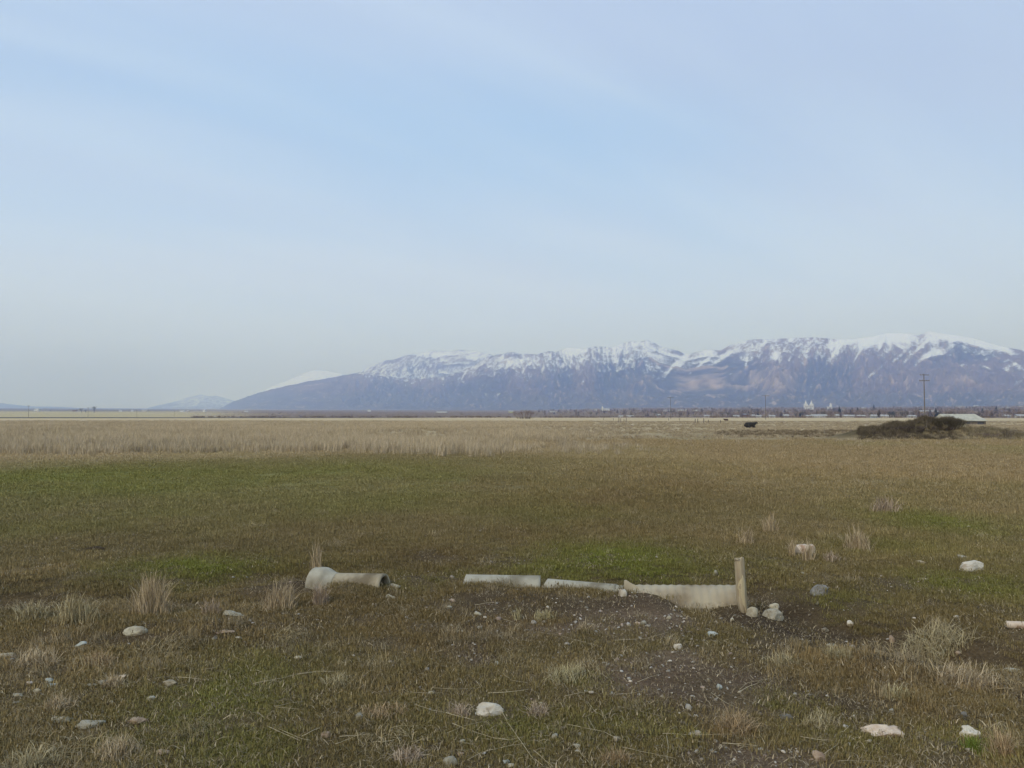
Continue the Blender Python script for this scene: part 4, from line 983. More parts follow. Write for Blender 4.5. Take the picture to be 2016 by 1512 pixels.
# px centre, py of foot, width, height, colour, number of blades, lean, label
CLUMPS = [
 (298, 1214, 78, 80, 'straw', 420, .32, 'tallest straw coloured clump behind the oval beige boulder'),
 (148, 1228, 84, 62, 'grey', 330, .5, 'grey green wispy clump left of the tallest straw clump'),
 (60, 1222, 80, 40, 'grey', 260, .6, 'low grey clump at the far left below the dark hollow'),
 (415, 1217, 38, 38, 'pink', 170, .4, 'small pinkish straw clump left of the tilted grey slab'),
 (550, 1204, 66, 60, 'straw', 300, .42, 'straw clump left of the pipe collar with leaning stems'),
 (628, 1192, 36, 44, 'pink', 200, .4, 'pinkish clump in front of the pipe collar'),
 (622, 1128, 40, 56, 'straw', 42, .22, 'few tall thin stems standing behind the pipe collar'),
 (1516, 1050, 30, 38, 'straw', 130, .25, 'narrow upright straw clump out in the right pasture'),
 (1468, 1074, 38, 34, 'straw', 130, .35, 'pale clump between the post and the narrow upright one'),
 (1686, 1086, 66, 44, 'straw', 330, .35, 'broad golden clump right of the pinkish white block'),
 (1592, 1107, 44, 36, 'straw', 90, .3, 'thin straw blades hiding the foot of the pinkish white block'),
 (1742, 1012, 62, 34, 'pink', 230, .4, 'pinkish straw clump farthest out on the right'),
 (1560, 1098, 26, 34, 'straw', 80, .35, 'small straw clump left of the pinkish white block'),
 (1640, 1106, 50, 20, 'pink', 110, .5, 'low pinkish tuft between block and broad golden clump'),
 (1840, 1284, 130, 46, 'grey', 520, .75, 'big domed grey green clump beside the dark ditch'),
 (1900, 1354, 120, 50, 'straw', 420, .8, 'wide tan clump near the right edge below the domed one'),
 (1112, 1342, 86, 36, 'yellow', 330, .8, 'yellowish clump alone in the middle foreground'),
 (1446, 1444, 84, 46, 'orange', 420, .85, 'orange tan clump right of the pale pitted stone'),
 (196, 1312, 62, 34, 'orange', 260, .7, 'orange brown clump below the small bluish cobble'),
 (225, 1354, 46, 30, 'straw', 160, .7, 'short straw clump behind the dull round grey stone'),
 (70, 1312, 110, 36, 'straw', 280, .7, 'broad low straw clump near the left edge above the bluish stones'),
 (110, 1398, 120, 28, 'straw', 260, .7, 'wispy pale clump above the row of slabs'),
 (230, 1492, 110, 40, 'straw', 330, .7, 'pale clump below the row of slabs at the bottom left'),
 (60, 1512, 110, 46, 'grey', 330, .75, 'grey green clump in the bottom left corner'),
 (1060, 1412, 50, 30, 'pink', 160, .7, 'pinkish tuft right of the large triangular pale stone'),
 (905, 1412, 42, 34, 'pink', 110, .7, 'brownish tuft left of the large triangular pale stone'),
 (760, 1410, 90, 26, 'orange', 240, .9, 'flat orange brown tuft right of the grey angular stone'),
 (800, 1500, 70, 34, 'pink', 200, .85, 'pinkish tuft at the bottom left of the round grey cobble'),
 (660, 1352, 70, 26, 'grey', 200, .8, 'low grey green tuft in the middle left of the foreground'),
 (1650, 1300, 150, 26, 'grey', 420, .8, 'long grey tuft along the near edge of the ditch'),
 (1540, 1310, 90, 26, 'grey', 260, .8, 'grey tuft below the thin bluish ditch stone'),
 (1770, 1378, 80, 30, 'yellow', 220, .8, 'yellowish tuft above the largest pinkish boulder'),
 (1620, 1430, 80, 26, 'grey', 220, .85, 'grey green tuft left of the largest pinkish boulder'),
 (1920, 1480, 40, 34, 'fresh', 140, .6, 'fresh green blades in front of the white grey boulder'),
 (1975, 1490, 50, 50, 'orange', 200, .6, 'orange tan blades in the bottom right corner'),
 (1210, 1505, 60, 34, 'orange', 200, .85, 'orange brown tuft at the bottom edge right of the middle'),
 (1070, 1222, 46, 22, 'yellow', 140, .6, 'small yellowish tuft on the soil below the second grey pipe'),
 (1020, 1222, 30, 24, 'yellow', 60, .45, 'few thin blades left of the yellowish tuft below the pipe'),
 (1400, 1195, 70, 12, 'grey', 120, .7, 'short grass fringe at the foot of the corrugated pipe'),
]
def place_clumps():
    for i, (px, py, w, h, ck, n, lean, label) in enumerate(CLUMPS):
        p = ground_at(px, py - 2); k = p.y / F
        W, H = w * k, h * k * 1.12
        me = grass_patch('grass_clump', int(n * 1.7), W * (.36 if n > 100 and i not in (21, 29) else .16), H * .12, H * 1.12, max(.0040, .0010 * p.y), lean * 1.25 + .12, 3000 + i, segs=3, clump=0 if i in (29, 38) else W * .11)
        co = np.empty(len(me.vertices) * 3, np.float32); me.vertices.foreach_get('co', co); co = co.reshape(-1, 3)
        co[:, 1] *= .7
        rr = np.hypot(co[:, 0] / (W * .5), co[:, 1] / (W * .4)); co[:, 2] *= np.clip(1.12 - .45 * np.repeat(rr.reshape(-1, 7)[:, 0], 7), .3, 1.2)
        co[:, 2] += ground_z(co[:, 0] + p.x, co[:, 1] + p.y) - p.z
        me.vertices.foreach_set('co', co.ravel()); me.update()
        o = obj('grass_clump', me, CM[ck]); o.location = p
        tag(o, label, 'grass clump', 'clumps of dry grass standing out of the turf')
place_clumps()

# ------------------------------------------------------------------ straw stalks lying on the turf
STALKS = [((498, 1353), (560, 1341), (585, 1334)), ((585, 1334), (622, 1329), (668, 1328)), ((540, 1399), (570, 1392), (598, 1388)), ((542, 1400), (575, 1403), (600, 1405)), ((525, 1438), (548, 1448), (590, 1466)),
 ((548, 1443), (585, 1460), (612, 1467)), ((594, 1458), (618, 1446), (634, 1438)), ((668, 1458), (705, 1456), (732, 1452)), ((660, 1474), (690, 1462), (718, 1450)), ((732, 1470), (770, 1467), (806, 1455)),
 ((806, 1470), (830, 1465), (848, 1461)), ((815, 1394), (850, 1406), (878, 1411)), ((878, 1411), (910, 1420), (940, 1427)), ((890, 1432), (930, 1448), (970, 1461)), ((970, 1461), (1000, 1465), (1030, 1460)),
 ((880, 1452), (910, 1438), (950, 1428)), ((920, 1505), (948, 1491), (985, 1481)), ((985, 1481), (1010, 1476), (1035, 1472)), ((985, 1401), (1000, 1432), (1016, 1455)), ((1016, 1455), (1036, 1484), (1056, 1512)),
 ((1115, 1434), (1150, 1441), (1190, 1450)), ((1190, 1450), (1210, 1460), (1226, 1465)), ((1157, 1420), (1166, 1436), (1174, 1450)), ((1158, 1390), (1170, 1408), (1188, 1418)), ((1188, 1418), (1190, 1426), (1189, 1436)),
 ((1212, 1375), (1240, 1373), (1272, 1366)), ((1215, 1398), (1260, 1408), (1305, 1419)), ((1110, 1352), (1118, 1364), (1121, 1386)), ((1304, 1452), (1360, 1455), (1442, 1454)), ((1312, 1455), (1316, 1480), (1312, 1505)),
 ((1400, 1371), (1430, 1392), (1478, 1413)), ((1452, 1371), (1476, 1358), (1500, 1349)), ((1255, 1350), (1280, 1340), (1301, 1334)), ((1422, 1472), (1460, 1474), (1494, 1478)), ((1210, 1267), (1270, 1263), (1318, 1250)),
 ((1058, 1250), (1100, 1256), (1130, 1265)), ((1130, 1265), (1155, 1272), (1173, 1277)), ((990, 1224), (1010, 1230), (1030, 1237)), ((935, 1196), (960, 1192), (985, 1190)), ((990, 1333), (1006, 1346), (1040, 1352)),
 ((748, 1322), (756, 1342), (766, 1366)), ((850, 1362), (900, 1364), (952, 1360)), ((808, 1370), (840, 1372), (872, 1371)), ((1622, 1493), (1648, 1475), (1662, 1447)), ((1662, 1447), (1668, 1442), (1674, 1436)),
 ((350, 1340), (385, 1343), (412, 1346)), ((372, 1350), (376, 1320), (378, 1298)), ((396, 1326), (425, 1320), (442, 1310)), ((456, 1283), (462, 1300), (490, 1310)), ((1450, 1476), (1470, 1478), (1492, 1479)),
 ((1456, 1365), (1472, 1351), (1520, 1342)), ((1650, 1508), (1690, 1506), (1740, 1509)), ((1050, 1485), (1075, 1508), (1090, 1520)), ((1132, 1478), (1150, 1500), (1166, 1518)), ((1575, 1459), (1610, 1465), (1640, 1466)),
 ((1110, 1378), (1140, 1372), (1166, 1368)), ((960, 1372), (1000, 1370), (1040, 1365)), ((900, 1468), (930, 1474), (944, 1482)), ((822, 1494), (845, 1496), (860, 1500)), ((1225, 1480), (1280, 1492), (1330, 1502))]
M_STALK = clump_mat('dry_stalk', (.46, .385, .25), .25)
MARKS = [(264, 1240, 'oval beige boulder'), (331, 1344, 'flat pale stone'), (118, 1415, 'pale flat slab'), (641, 1444, 'tan egg shaped stone'), (706, 1407, 'grey angular stone'), (957, 1394, 'large triangular pale stone'), (886, 1496, 'round grey cobble'),
         (1213, 1457, 'squarish beige stone'), (1370, 1441, 'pale pitted stone'), (1416, 1352, 'bluish angular stone'), (1335, 1272, 'creamy rounded pebble'), (1402, 1247, 'flat pale blue stone'), (1548, 1408, 'dull brownish grey stone'), (1612, 1486, 'brownish round stone'),
         (1738, 1435, 'largest pinkish boulder'), (1112, 1330, 'yellowish clump'), (586, 1295, 'low oval stone'), (1092, 1450, 'litter stone'), (1446, 1430, 'orange tan clump'), (942, 1208, 'flat pipeside stone'), (660, 1350, 'low grey green tuft'), (1164, 1364, 'gravel edge pebble')]
_used = {}
def stalk_label(pts):
    cx, cy = pts[1]; ln = math.dist(pts[0], pts[2])
    mk = sorted(MARKS, key=lambda q: math.hypot(cx - q[0], (cy - q[1]) * 1.4))
    dx, dy = pts[2][0] - pts[0][0], pts[2][1] - pts[0][1]
    tilt = 'nearly level' if abs(dy) < .13 * abs(dx) else 'steep' if abs(dy) > 1.1 * abs(dx) else 'rising to the right' if dy * dx < 0 else 'falling to the right'
    size = 'long' if ln > 80 else 'short' if ln < 40 else 'thin'
    for mx, my, nm in mk[:4]:
        side = ('right of' if cx > mx else 'left of') if abs(cx - mx) > abs(cy - my) else ('below' if cy > my else 'above')
        lab = f'{size} dry stalk {tilt} lying {side} the {nm}'
        if lab not in _used: _used[lab] = 1; return lab
    return lab
def stalks():
    for i, pts in enumerate(STALKS):
        P = [ground_at(*q) for q in pts]; c = P[1]; L = []
        for a, b in zip(P[:-1], P[1:]):
            for t in (0, .33, .66): L.append(a.lerp(b, t))
        L.append(P[-1]); r0 = RND.uniform(.0012, .0020)
        m = Mesh(); m.tube([Vector((q.x - c.x, q.y - c.y, q.z + .020 - c.z + RND.uniform(0, .003))) for q in L], [r0 * (1 - .6 * k / len(L)) for k in range(len(L))], 4)
        me = m.mesh('straw_stalk', True); add_attr(me, 'rnd', np.full(len(me.vertices), RND.random()))
        o = obj('straw_stalk', me, M_STALK); o.location = c
        tag(o, stalk_label(pts), 'straw', 'dry stalks lying across the foreground')
stalks()

# ------------------------------------------------------------------ the old pipes
def pipe_mesh(name, L, r_out, r_in, seg=40, rings=None, bell=None, corr=0, broken=False, skew=0.0, seed=1, end=0.0):
    """pipe along +X from 0 to L, hollow, with wall thickness"""
    rnd = random.Random(seed)
    n = rings or 24
    if corr: n = int(L / corr * 8)
    xs = [L * i / n for i in range(n + 1)]
    V = []; Fc = []
    for side in (0, 1):
        for i, x in enumerate(xs):
            for k in range(seg):
                a = 2 * math.pi * k / seg
                r = r_out if side == 0 else r_in
                if corr: r += .0032 * math.cos(2 * math.pi * x / corr)
                if bell:
                    b0, b1, rb = bell
                    w = 1 - sstep(b0, b1, x); r = r + float(w) * rb
                    if side == 0: r -= .02 * float(1 - sstep(0, .05, x))
                r *= 1 + (.010 * float(fbm(np.array([x * 5 + seed]), np.array([math.cos(a) * 1.5 + math.sin(a)]), 2, seed)[0]) if side == 0 and not corr else 0)
                zz_ = math.cos(a) * r
                xx = x
                if skew: xx += skew * (zz_ / r_out) * (1 - x / L)
                if end: xx += end * (zz_ / r_out) * (x / L)
                V.append((xx, math.sin(a) * r, zz_))
    m1 = n + 1
    def id_(s, i, k): return s * m1 * seg + i * seg + k % seg
    for i in range(n):
        for k in range(seg):
            if broken:
                a = 2 * math.pi * (k + .5) / seg; edge = .10 * L * 0 + .085 + .05 * math.sin(3 * a + 1) + rnd.uniform(-.006, .006)
                if xs[i] < edge and not (a < .35 or a > 5.95): continue
            Fc.append((id_(0, i, k), id_(0, i + 1, k), id_(0, i + 1, k + 1), id_(0, i, k + 1)))
            Fc.append((id_(1, i, k), id_(1, i, k + 1), id_(1, i + 1, k + 1), id_(1, i + 1, k)))
    for k in range(seg):
        if not broken: Fc.append((id_(0, 0, k), id_(0, 0, k + 1), id_(1, 0, k + 1), id_(1, 0, k)))
        Fc.append((id_(0, n, k), id_(1, n, k), id_(1, n, k + 1), id_(0, n, k + 1)))
    return new_mesh(name, V, np.array(Fc)[:, ::-1])
def lay_pipe(name, a, b, Ya, Yb, r, me_fn, mat, label, cat='pipe', group=None):
    A = at(a[0], a[1], Ya); B = at(b[0], b[1], Yb)
    A.z -= r; B.z -= r
    d = B - A; me = me_fn(d.length); smooth(me)
    o = obj(name, me, mat); x = d.normalized(); y = Vector((0, 0, 1)).cross(x).normalized(); z = x.cross(y)
    o.matrix_world = Matrix.Translation(A) @ Matrix((x, y, z)).transposed().to_4x4()
    tag(o, label, cat, group); return o
GP = 'old concrete pipes laid end to end along the ditch'
k7 = 7.15 / F
p1 = lay_pipe('concrete_pipe', (640, 1128.5), (757, 1129.5), 7.16, 6.98, .125, lambda L: pipe_mesh('concrete_pipe', L, .125, .098, end=-.0), M_CONC, 'short cream concrete pipe with a bell collar and open dark right end', group=GP)
A = at(617, 1118, 7.16)
collar_len = 50 * k7
cm_ = pipe_mesh('collar', collar_len, .128, .125, rings=18, bell=(collar_len * .42, collar_len * .98, .052)); smooth(cm_)
cm_.materials.append(M_CONC2)
collar = bpy.data.objects.new('collar', cm_); COL.objects.link(collar); collar.parent = p1; collar.location = (-22 * k7, 0, 0); collar['label'] = 'grey wide bell collar of the cream pipe'
p2 = lay_pipe('concrete_pipe', (909, 1131.5), (1064, 1133.5), 7.14, 7.10, .15, lambda L: pipe_mesh('concrete_pipe', L, .15, .115, skew=.04), M_CONC2, 'middle grey concrete pipe half buried in soil with a slanted left end', group=GP)
p3 = lay_pipe('concrete_pipe', (1068, 1139), (1213, 1150.5), 7.06, 6.84, .13, lambda L: pipe_mesh('concrete_pipe', L, .13, .10, skew=.05), M_CONC2, 'bluish grey concrete pipe sloping down towards the broken corrugated one', group=GP)
tip = lay_pipe('pipe_spigot', (1208, 1152), (1227, 1153.5), 6.84, 6.82, .10, lambda L: pipe_mesh('spigot', L, .10, .08), M_CONC2, '', group=None)
mw = tip.matrix_world.copy(); 
bpy.context.view_layer.update()
tip.parent = p3; tip.matrix_parent_inverse = p3.matrix_world.inverted(); tip.matrix_world = mw; tip.name = 'spigot'
for k_ in ('label', 'category', 'group'):
    if k_ in tip: del tip[k_]
p4 = lay_pipe('corrugated_pipe', (1229, 1151.5), (1452, 1152), 6.74, 6.66, .185, lambda L: pipe_mesh('corrugated_pipe', L, .182, .168, seg=44, corr=.0715, broken=True, seed=5), M_CORR, 'chalky white corrugated culvert pipe with a jagged broken left end', cat='culvert')
# the raised jagged lip at the broken end
lipm = Mesh(); c0 = at(1229, 1151.5, 6.74)
for dx0, dx1, h0, h1 in ((.0, .022, .052, .055), (.022, .05, .055, .034), (.05, .085, .034, .016), (.085, .12, .016, .0)):
    lipm.poly([(dx0, -.045, .0 - .05), (dx1, -.045, -.05), (dx1, -.03, h1), (dx0, -.03, h0), (dx0, .02, -.05), (dx1, .02, -.05), (dx1, .0, h1 - .003), (dx0, .0, h0 - .003)],
              [(0, 1, 2, 3), (5, 4, 7, 6), (3, 2, 6, 7), (0, 3, 7, 4), (1, 5, 6, 2)])
lip = obj('broken_lip', lipm.mesh('broken_lip'), M_CORR, p4); lip.matrix_parent_inverse = Matrix.Identity(4); lip.location = (.0, -.02, .182); lip['label'] = 'raised broken lip at the left end of the culvert'
# ------------------------------------------------------------------ wooden post
def post():
    base = at(1463, 1232, 6.28); base.z = gz(base.x, base.y) - .12
    top = at(1455, 1094, 6.28)
    t = empty('fence_post', (base.x, base.y, base.z), 'weathered broken wooden post leaning at the end of the culvert', 'post')
    d = top - Vector(base); n = 26; seg = 20; V = []; rnd = random.Random(5)
    for i in range(n + 1):
        f = i / n; c = d * f
        for k in range(seg):
            a = 2 * math.pi * k / seg
            r = .044 * (1 - .10 * f) * (1 + .05 * math.sin(3 * a + 1) + .05 * float(vnoise(np.array([k * .9]), np.array([f * 3.0]), 3)[0]))
            x = math.cos(a) * r; y = math.sin(a) * r * .9
            # lower left is split off: the foot narrows towards the right
            lim = -.048 + max(0, .40 - f) * .17
            x = max(x, lim) if f < .40 else x
            z = c.z
            if i == n: z -= .03 * (rnd.random() + (1 if math.cos(a) < -.2 else 0) * .8)
            V.append((c.x + x, c.y + y, z))
    Fc = [(i * seg + k, i * seg + (k + 1) % seg, (i + 1) * seg + (k + 1) % seg, (i + 1) * seg + k) for i in range(n) for k in range(seg)]
    me = bpy.data.meshes.new('shaft'); me.from_pydata(V + [tuple(d * .965)], [], Fc + [(n * seg + k, n * seg + (k + 1) % seg, len(V)) for k in range(seg)]); me.update(); smooth(me)
    obj('shaft', me, M_WOOD, t)
    # pale newly split face running down the front, widest in the middle
    n2 = 16; pts = []
    for i in range(n2 + 1):
        q = i / n2; f = .14 + .60 * q; c = d * f
        r_ = .040 * min(1, (1 - q) * 3 + .25); l_ = lerp(.030, -.034, min(1, q * 1.5)) if q < .8 else lerp(-.034, .02, (q - .8) / .2)
        l_ = min(l_, r_ - .006) + .004 * math.sin(i * 2.1)
        for x in (l_, (l_ + r_) / 2, r_):
            yy = -math.sqrt(max(0, .0435 ** 2 - (x * .95) ** 2)) * .9 - .003
            pts.append((c.x + x, c.y + yy, c.z))
    fs = [(3 * i + j, 3 * i + j + 1, 3 * i + j + 4, 3 * i + j + 3) for i in range(n2) for j in range(2)]
    me2 = bpy.data.meshes.new('split_face'); me2.from_pydata(pts, [], fs); me2.update(); smooth(me2)
    o2 = obj('split_face', me2, M_WOODP, t, label='pale freshly split face on the front of the post')
    s = o2.modifiers.new('thickness', 'SOLIDIFY'); s.thickness = .003; s.offset = -1
    return t
post()

# log-like stone at the right edge
p = ground_at(1996, 1236); lg = Mesh(); lg.tube([(-.02, 0, .02), (0, 0, .024), (.30, -.04, .02), (.62, -.08, .01)], [.018, .030, .031, .029], 12); o = obj('log', lg.mesh('log', True), ROCKM['pink']); o.location = (at(1985, 1230, p.y).x, p.y, p.z)
tag(o, 'pale rounded log end poking in at the right edge', 'log')
# dark stake-like weed behind post not built

# ------------------------------------------------------------------ right middle distance: shed, heap, bushes, stakes
def shed():
    Y = 150.0; x0, x1 = at(1863, 820, Y).x, at(1943, 820, Y).x; y0 = Y; dep = 5.0
    zb = gz((x0 + x1) / 2, Y + 1) - .1; ze = at(1940, 828.0, Y).z; zr = at(1900, 815, Y + 2.3).z
    t = empty('livestock_shed', ((x0 + x1) / 2, Y + dep / 2, zb), 'low livestock shed with a pale sage roof behind the earth heap', 'shed')
    w = (x1 - x0) - .5; m = Mesh(); m.box((0, 0, (ze - zb) / 2), (w, dep, ze - zb)); 
    m.poly([(-w / 2, -dep / 2, ze - zb), (-w / 2, dep / 2, ze - zb), (-w / 2, 0, zr - zb - .06), (-w / 2 + .05, -dep / 2, ze - zb), (-w / 2 + .05, dep / 2, ze - zb), (-w / 2 + .05, 0, zr - zb - .06)], [(0, 1, 2), (3, 5, 4)])
    obj('wall', m.mesh('wall'), M_DARKW, t)
    m = Mesh(); ww = (x1 - x0) / 2
    # roof sheets: ridge slightly shorter than the eaves, as hipped at the right
    e, r = ze - zb, zr - zb
    m.poly([(-ww, -dep / 2 - .35, e - .02), (ww, -dep / 2 - .35, e - .02), (ww - .9, 0, r), (-ww + .1, 0, r), (-ww, dep / 2 + .35, e - .02), (ww, dep / 2 + .35, e - .02),
            (-ww, -dep / 2 - .35, e - .12), (ww, -dep / 2 - .35, e - .12), (-ww, dep / 2 + .35, e - .12), (ww, dep / 2 + .35, e - .12)],
           [(0, 1, 2, 3), (3, 2, 5, 4), (1, 5, 2), (0, 3, 4), (0, 6, 7, 1), (1, 7, 9, 5), (5, 9, 8, 4), (4, 8, 6, 0)])
    rf = obj('roof', m.mesh('roof'), M_SHEDR, t)
    m = Mesh()
    for k in range(9): m.box((-ww + .5 + k * (2 * ww - 1.6) / 8, -dep / 4 - .15, (e + r) / 2 + .03), (.05, .05, .05))
    m2 = Mesh(); m2.box((w * .18, -dep / 2 - .02, (e) * .38), (1.6, .06, e * .72)); obj('door', m2.mesh('door'), M_POLE, t)
    for sx in (-1, 1):
        m3 = Mesh(); m3.box((sx * w * .46, -dep / 2 - .1, e / 2), (.14, .14, e)); obj('corner_post', m3.mesh('corner_post'), M_POLE, t)
shed()
bt = bush_meshes(2.6, 1.35, 41, stems=110, depth=3, r=.03)
b1 = tree('shrub', bt, (M_BARK, M_HEAP), on_ground(1862, 50.0, .0), 'dark ragged shrub growing on the middle of the earth heap', 'shrub')
b1.scale = (.95, .7, .72)
bt2 = bush_meshes(3.2, .9, 42, stems=90, depth=3, r=.025)
tree('shrub', bt2, (M_BARK, M_BARK), on_ground(1800, 50.0), 'low brown brush covering the left slope of the earth heap', 'shrub', scale=(1.3, .8, .5))
tree('shrub', bush_meshes(1.0, 1.0, 43, stems=14, depth=3, r=.015), (M_BARK, M_BARK), on_ground(1980, 49.0), 'thin dark weeds standing right of the earth heap', 'shrub', scale=(.8, .8, .95))
tree('shrub', bush_meshes(2.5, .9, 44, stems=26, depth=3, r=.02), (M_BARK, M_TWIG), on_ground(1730, 52.0), 'reddish brown weeds at the left foot of the earth heap', 'shrub', scale=(1.3, .8, .45))
tree('shrub', bush_meshes(2.5, .9, 45, stems=26, depth=3, r=.02), (M_BARK, M_TWIG), on_ground(1925, 48.8), 'brown weeds along the right foot of the earth heap', 'shrub', scale=(1.6, .8, .42))
# big bare bush
bg_ = bush_meshes(14, 6.6, 46, stems=60, depth=4, r=.07)
bb = tree('bare_bush', bg_, (M_BARK, M_TWIG), on_ground(1034, 440.0), 'large rounded bare bush alone at the far edge of the field', 'bush'); bb.scale = (1.0, 1.0, .86)
# fence stakes
for i, (px, pt, pb, Y, lab) in enumerate([(1623, 835, 842, 66, 'leftmost thin white stake in the row before the earth heap'), (1675, 835, 843, 66, 'second thin white stake in the row left of the earth heap'), (1735, 834, 842, 64, 'thin white stake just left of the earth heap'),
                                          (1824, 834, 841, 50.0, 'left thin white stake on the face of the earth heap'), (1868, 834, 841, 50.0, 'right thin white stake on the face of the earth heap')]):
    b_ = at(px, pb + 1, Y); z0 = min(gz(b_.x, Y), b_.z); t_ = at(px, pt, Y); m = Mesh(); m.box((0, 0, (t_.z - z0) / 2), (.024, .02, t_.z - z0)); m.box((0, 0, t_.z - z0 + .02), (.035, .03, .04), taper=.3)
    o = obj('stake', m.mesh('stake'), M_STAKE); o.location = (b_.x, Y, z0); tag(o, lab, 'stake')
FP = [(1218, 10, 175, 'thickest dark post left of a gap in the old fence'), (1222, 8, 178, 'dark post leaning close behind the thickest one'), (1232, 9, 175, 'dark post at the right side of the gap'), (1228, 5, 190, 'short stub between the two gap posts'),
      (1207, 4, 260, 'small dark post farther out left of the gap'), (1188, 3, 300, 'smallest dark post far left of the gap'), (1337, 4, 250, 'tiny post right of the left utility pole'), (1316, 4, 250, 'tiny post at the foot of the left utility pole'),
      (1368, 8, 170, 'left post of a close pair in the field'), (1373, 8, 172, 'right post of a close pair in the field'), (1385, 9, 168, 'tallest dark post right of the close pair'), (1394, 5, 180, 'short post just right of the tallest one'), (1418, 5, 175, 'short lone post between the tallest one and the black cow')]
for i, (px, hpx, Y, lab) in enumerate(FP):
    m = Mesh(); hh = hpx / F * Y + .1; m.tube([(0, 0, -.2), (.03, 0, hh)], [.09, .075], 7); o = obj('fence_post', m.mesh('fence_post'), M_POLE); o.location = on_ground(px, Y)
    o.rotation_euler = (0, RND.uniform(-.06, .06), 0)
    tag(o, lab, 'post', 'old fence posts across the far field')

# ------------------------------------------------------------------ cows
def cow(loc, rz, s, mat, label, name='cow'):
    t = empty(name, loc, label, 'cow', None, rz)
    # lying cow, head to +X
    P = [(-.95, 0, .38), (-.70, 0, .50), (-.25, 0, .54), (.25, 0, .55), (.60, 0, .60), (.85, 0, .74), (1.02, 0, .86), (1.20, 0, .80), (1.36, 0, .70), (-1.02, .02, .30), (-1.05, .05, .10)]
    R_ = [(.16, .18), (.34, .34), (.40, .42), (.38, .42), (.30, .32), (.19, .20), (.15, .17), (.125, .13), (.075, .08), (.03, .03), (.025, .025)]
    E = [(0, 1), (1, 2), (2, 3), (3, 4), (4, 5), (5, 6), (6, 7), (7, 8), (0, 9), (9, 10)]
    b = len(P)
    for sy in (-1, 1):
        P += [(-.45, sy * .34, .22), (-.10, sy * .48, .12), (-.42, sy * .52, .06)]; R_ += [(.20, .20), (.11, .11), (.06, .06)]; E += [(1, len(P) - 3), (len(P) - 3, len(P) - 2), (len(P) - 2, len(P) - 1)]
        P += [(.55, sy * .26, .24), (.82, sy * .30, .10), (.55, sy * .34, .06)]; R_ += [(.13, .13), (.08, .08), (.055, .055)]; E += [(4, len(P) - 3), (len(P) - 3, len(P) - 2), (len(P) - 2, len(P) - 1)]
        P += [(.98, sy * .22, .90)]; R_ += [(.045, .03)]; E += [(6, len(P) - 1)]
    me = bpy.data.meshes.new('body'); me.from_pydata([tuple(c * s for c in p_) for p_ in P], E, []); me.update()
    o = obj('body', me, mat, t); sk = o.modifiers.new('skin', 'SKIN'); sk.use_smooth_shade = True
    for v, r in zip(me.skin_vertices[0].data, R_): v.radius = (r[0] * s, r[1] * s)
    me.skin_vertices[0].data[2].use_root = True
    sb = o.modifiers.new('sub', 'SUBSURF'); sb.levels = 2; sb.render_levels = 2
    m = Mesh()
    for sy in (-1, 1): m.tube([(1.0 * s, sy * .10 * s, .98 * s), (1.0 * s, sy * .19 * s, 1.08 * s), (1.02 * s, sy * .18 * s, 1.16 * s)], [.03 * s, .02 * s, .006 * s], 6)
    obj('horns', m.mesh('horns', True), M_STAKE, t)
    return t
cow(on_ground(1476, 96.0, .06), 0.15, .80, M_COW, 'black cow lying in the dry grass left of the earth heap')
cow(on_ground(1429, 260.0, -.1), math.pi, .8, M_COWB, 'tiny dark brown animal lying far out before the town')

# ------------------------------------------------------------------ utility poles
def pole_thing(h, arms, label, group=None, loc=(0, 0, 0)):
    t = empty('utility_pole', loc, label, 'pole', group)
    m = Mesh(); m.tube([(0, 0, -.5), (0, 0, h)], [.13, .08], 8); obj('pole', m.mesh('pole'), M_POLE, t)
    for z, w in arms:
        m = Mesh(); m.box((0, -.16, z), (w, .12, .14)); c = obj('crossarm', m.mesh('crossarm'), M_POLE, t)
        m = Mesh()
        for x in (-.46, -.2, .2, .46): m.tube([(x * w, -.16, z + .07), (x * w, -.16, z + .25)], [.05, .035], 5)
        obj('insulators', m.mesh('insulators'), M_METAL, c)['kind'] = 'stuff'
    return t
def pole_at(px, top, Y, arms, label, group=None):
    g = on_ground(px, Y); h = at(px, top, Y).z - g.z
    return pole_thing(h, [(h - a, w) for a, w in arms], label, group, g)
for px, top, Y, l_ in [(57, 798, 560, 'nearest utility pole beside the far road at the left'), (174, 802, 690, 'second utility pole from the left beside the far road'), (270, 806, 850, 'third utility pole along the far road'),
                       (344, 809, 1040, 'fourth utility pole along the far road left of the mountain foot'), (405, 811, 1240, 'fifth utility pole along the far road'), (462, 812, 1450, 'sixth utility pole small below the mountain foot')]:
    pole_at(px, top, Y, [(.5, 2.4)], l_, 'utility poles along the far road')
pole_at(1820, 736, 160, [(.25, 1.9), (1.5, 2.2)], 'tall utility pole with two crossarms rising behind the earth heap', 'utility poles before the town')
pole_at(1507, 778, 330, [(.3, 3.4)], 'utility pole with one crossarm standing in front of the town left of the twin spires', 'utility poles before the town')
pole_at(1320, 782, 420, [(.3, 3.6)], 'utility pole with one crossarm farther left in front of the town', 'utility poles before the town')

